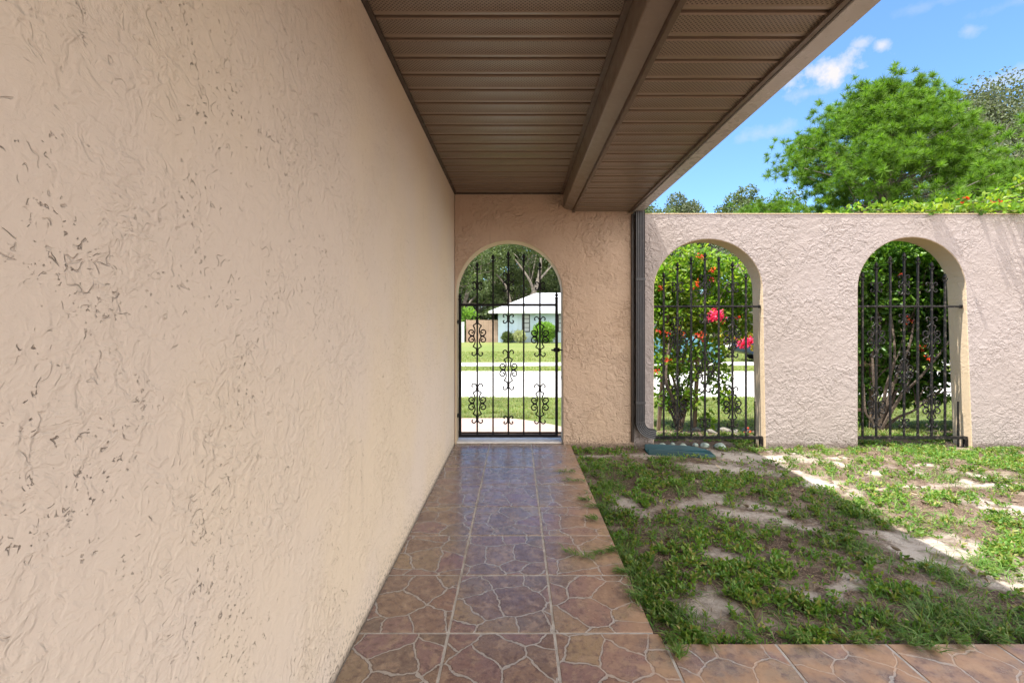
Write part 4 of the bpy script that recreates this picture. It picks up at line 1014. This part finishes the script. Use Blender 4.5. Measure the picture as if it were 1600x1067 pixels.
# pine
def pine():
    PX, PY_, PZ = 17.7, 22.5, -.45
    t = empty('pine_tree', (PX, PY_, PZ), 'big bright green pine with tufted needles rising above the garden wall', 'tree')
    env = lambda z: float(np.interp(z, [2.5, 4, 6, 7.2, 8.2, 9.2, 10.2, 10.9, 11.6, 12.2], [4.9, 6.4, 7.0, 6.6, 5.6, 4.8, 3.9, 2.7, 1.8, .6]))
    rr = random.Random(12); puffs = []
    for i in range(330):                                   # branch ends, each carrying a handful of round tufts
        z = 4.2+8.0*rr.random()**1.15; a = rr.uniform(0, 2*math.pi); e = env(z)*(.86+.14*math.sin(a*3+z*1.9)+.08*math.sin(a*7-z*3)); u = rr.uniform(.70, .98) if rr.random() < .85 else rr.uniform(.3, .7)
        x = math.cos(a)*e*u*(.80 if math.cos(a) > 0 else 1.0)+(.1 if z < 9 else -.2); puffs.append((PX+x, PY_+math.sin(a)*e*u*.85, z, rr.uniform(.7, 1.05), a))
    parts = []
    for (x, y, z, r, a) in puffs:
        m = rr.randint(12, 19); cc = np.array([x, y, z])+rng.normal(size=(m, 3))*r*.55*np.array([1, 1, .6])
        k = 84; C = np.repeat(cc, k, 0); n = len(C); big = np.repeat(rng.uniform(.8, 1.25, m), k)
        ax = np.repeat(unit(np.array([[math.cos(a)*.35, math.sin(a)*.35, .9]])+rng.normal(size=(m, 3))*.25), k, 0)
        dd = unit(rdir(n)*.95+ax*.55); L = (rng.uniform(.18, .30, n)*big)[:, None]; side = unit(np.cross(dd, rdir(n)))*.0095
        b0 = C+dd*.02; V = np.stack([b0-side, b0+side, b0+dd*L*.8+side*.7, b0+dd*L], 1).reshape(-1, 3)
        parts.append((V, (np.arange(n)[:, None]*4+np.array([0, 1, 2, 3]))))
    link('crown', npmesh('crown', *cat(parts)), MAT['pine'], t)
    mb = MB(); pts = crv([(PX, PY_, PZ-.2), (PX+.15, PY_, 3), (PX-.1, PY_+.1, 6.5), (PX+.1, PY_, 9.5), (PX, PY_, 11.8)], 6); mb.tube(pts, [.30-.25*i/len(pts) for i in range(len(pts))], 10)
    for (x, y, z, r, a) in puffs:
        z0 = max(2.2, z-.35*math.hypot(x-PX, y-PY_)*.7-.3); branchy(mb, (PX, PY_, z0), [(x, y, z-.1)], .055, .018, .18, 5)
    mb.build('trunk', MAT['bark_pale'], t, sm=50)
pine()

# ------------------------------------------------------------------ far buildings
def house(name, label, x0, x1, y0, y1, zg, ze, zr, wallm, roofm, wins, pil=(), ov=.75, hip=4.3):
    t = empty(name, ((x0+x1)/2, y0, zg), label, 'house')
    q = MB(); q.box(x0, x1, y0, y1, zg-.3, ze-.02); q.build('wall', MAT[wallm], t)
    a, b, c, d_ = x0-ov, x1+ov, y0-ov, y1+ov; ym = (c+d_)/2
    q = MB(); q.v = [(a, c, ze), (b, c, ze), (b, d_, ze), (a, d_, ze), (a+hip, ym, zr), (b-hip, ym, zr), (a, c, ze-.001), (b, c, ze-.001), (b, d_, ze-.001), (a, d_, ze-.001)]
    q.v = q.v[:6]; q.f = [(0, 1, 5, 4), (1, 2, 5), (2, 3, 4, 5), (3, 0, 4), (0, 3, 2, 1)]; q.build('roof', MAT[roofm], t)
    q = MB(); q.box(a-.02, b+.02, c-.04, c-.003, ze-.2, ze+.02); q.box(a-.04, a-.003, c, d_, ze-.2, ze+.02); q.box(b+.003, b+.04, c, d_, ze-.2, ze+.02); q.build('fascia', MAT['hwhite'], t)
    for x in pil: q = MB(); q.box(x-.22, x+.22, y0-.12, y0-.003, zg, ze-.2); q.build('pilaster', MAT['hwhite'] if wallm != 'hwall' else MAT['hwall'], t)
    for (wx0, wx1, wz0, wz1) in wins:
        fr = MB(); e = .07; fy0, fy1 = y0-.06, y0-.004
        fr.box(wx0, wx0+e, fy0, fy1, wz0, wz1); fr.box(wx1-e, wx1, fy0, fy1, wz0, wz1)
        for zz in (wz0, (wz0+wz1)/2-e/2, wz1-e): fr.box(wx0+e+.001, wx1-e-.001, fy0, fy1, zz, zz+e)
        for zz in ((wz0*3+wz1)/4, (wz0+3*wz1)/4): fr.box(wx0+e+.001, wx1-e-.001, fy0+.02, fy1, zz-.02, zz+.02)
        fo = fr.build('window', MAT['blackframe'], t)
        q = MB(); q.box(wx0+e, wx1-e, fy1+.001-.02, fy1-.004, wz0+e, wz1-e); q.build('pane', MAT['blind'], fo)
    return t
house('blue_house', 'pale blue bungalow with a white hip roof across the road, seen through the gate', -1.6, 12.5, 41, 51, -.5, 2.22, 4.15, 'hwall', 'hroof',
      [(.48, 1.17, .42, 1.95), (3.62, 4.5, .42, 1.95), (7, 8, .42, 1.95)], (-.1, 1.75, 5.6))
house('peach_house', 'peach house with a clay roof glimpsed across the road through the right arch', 31, 44, 39, 48, -.5, 2.1, 3.9, 'peach', 'clay', [(33, 34, .6, 1.8), (38, 39.2, .6, 1.8)])
def board_fence(name, label, x0, x1, y, zg, z1, mat, bw):
    t = empty(name, ((x0+x1)/2, y, zg), label, 'fence')
    q = MB(); x = x0
    while x < x1-.02:
        q.box(x, min(x+bw-.012, x1), y, y+.02, zg-.05, z1+random.uniform(-.012, .012)); x += bw
    q.build('boards', MAT[mat], t)
    q = MB(); q.box(x0, x1, y+.021, y+.07, zg+.4, zg+.5); q.box(x0, x1, y+.021, y+.07, z1-.4, z1-.3); q.build('rail', MAT[mat], t)
    x = x0
    while x <= x1+.1:
        q = MB(); q.box(x-.05, x+.05, y+.072, y+.17, zg-.1, z1+.05); q.build('post', MAT[mat], t); x += 2.4
board_fence('board_fence', 'tan wooden board fence joining the blue house', -4.4, -1.62, 41.4, -.5, 1.46, 'fence', .15)
board_fence('vinyl_fence', 'white vinyl fence left of the tan board fence', -14, -4.55, 41.0, -.5, 1.30, 'whitefence', .3)
def fluffy(name, label, c, r, n, leaf, mat, up=.3, cat_='shrub'):
    t = empty(name, (c[0], c[1], c[2]-r[2]), label, cat_); P, d = shell(n, c, r, .2)
    V, F = leaf_arrays(P, unit(d*.6+rdir(n)*.7+np.array([0, 0, up])), leaf*rng.uniform(.6, 1.3, n), leaf*.5, .2, .1); link('leaves', npmesh('leaves', V, F), MAT[mat], t)
    mb = MB(); branchy(mb, (c[0], c[1], c[2]-r[2]*1.1), [(c[0]+random.uniform(-.6, .6)*r[0], c[1]+random.uniform(-.5, .5)*r[1], c[2]+r[2]*.4) for _ in range(6)], .04, .015); mb.build('stems', MAT['bark'], t)
fluffy('round_shrub', 'bright lime shrub against the blue house between its windows', (2.35, 40.0, .35), (1.0, .7, .9), 2600, .22, 'shrub')
fluffy('low_plant', 'small dark green plant at the left end of the blue house wall', (-.75, 40.2, -.1), (.45, .4, .42), 500, .28, 'oak', .8, 'plant')
fluffy('tall_grass_plant', 'pale feathery grass plant under the first window of the blue house', (.25, 40.1, -.12), (.4, .35, .40), 500, .42, 'pale_plant', 1.6, 'plant')
fluffy('lime_bush', 'lime green bush in front of the dark hedge by the white fence', (-4.4, 42.3, 1.4), (1.0, .4, 1.2), 1500, .25, 'shrub')

# fallen leaves and twigs on the courtyard ground
x = rng.uniform(.6, 5, 260); y = rng.uniform(1.8, 4.5, 260); k = okreg(x, y); x, y = x[k], y[k]; n = len(x)
d = rdir(n); d[:, 2] = rng.uniform(0, .25, n); d = unit(d); V, F = leaf_arrays(np.stack([x, y, gz(x, y)+.008], 1), d, rng.uniform(.03, .055, n), .018, .3, .3)
o = link('fallen_leaves', npmesh('fallen_leaves', V, F), MAT['straw']); tag(o, 'brown fallen leaves scattered over the courtyard ground', 'leaves', kind='stuff')
# ------------------------------------------------------------------ parked cars
def car(loc, rz, paint, label):
    t = empty('parked_car', (0, 0, 0), label, 'car', 'cars parked across the road')
    prof = [(-2.15,.35),(-2.2,.62),(-2.1,.88),(-1.75,.95),(-1.25,1.02),(-.75,1.42),(.75,1.46),(1.35,1.02),(1.95,.90),(2.18,.70),(2.2,.38)]
    low = []
    for cx in (1.35, -1.35):
        low += [(cx+.36*math.cos(R(a)), .33+.36*math.sin(R(a))) for a in range(0, 181, 20)]
    body = prof+[(2.1, .26), (1.75, .26)]+low[:10]+[(.95, .24), (-.95, .24)]+low[10:]+[(-2.0, .28)]
    q = MB(); q.prism(body, 'y', -.86, .86); me = q.mesh('body')
    for v in me.vertices:
        if v.co.z > 1.0: v.co.y *= 1-.20*(v.co.z-1.0)/.46
    o = link('body', me, MAT[paint], t); bevel(o, .05, 3, 50); smooth(o, 45)
    for s in (-1, 1):
        for wp in ([(-1.15,1.03),(-.70,1.37),(-.05,1.40),(-.05,1.03)], [(.02,1.03),(.02,1.40),(.70,1.40),(1.18,1.03)]):
            q = MB(); q.v = [(x, s*(.862-.172*(z-1.0)/.46*1.0+.0), z) for x, z in wp]+[(x, s*(.85-.172*(z-1.0)/.46), z) for x, z in wp]
            q.f = [(0,1,2,3),(4,5,6,7),(0,1,5,4),(1,2,6,5),(2,3,7,6),(3,0,4,7)]; q.build('window', MAT['glass'], t)
        q = MB(); q.box(2.12, 2.19, s*.62-.16, s*.62+.16, .62, .76); bevel(q.build('headlight', MAT['lamp'], t), .02, 2)
    for cx in (-1.35, 1.35):
        for s in (-1, 1):
            q = MB(); q.lathe([(.24, -.10), (.31, -.10), (.33, -.07), (.33, .07), (.31, .10), (.24, .10)], (cx, s*.76, .33), 'y', 20); wo_ = q.build('wheel', MAT['tyre'], t, sm=40)
            q = MB(); q.lathe([(.05, s*.085), (.21, s*.07), (.235, s*.103)][::1], (cx, s*.76, .33), 'y', 14); q.build('rim', MAT['rim'], wo_, sm=40)
    t.location = loc; t.rotation_euler = (0, 0, rz)
car((4.55, 16.1, -.39), R(3), 'carteal', 'teal car parked across the road, showing at the left edge of the middle arch')
car((11.6, 19.6, -.39), R(0), 'carblue', 'dark blue car parked across the road at the right edge of the middle arch')
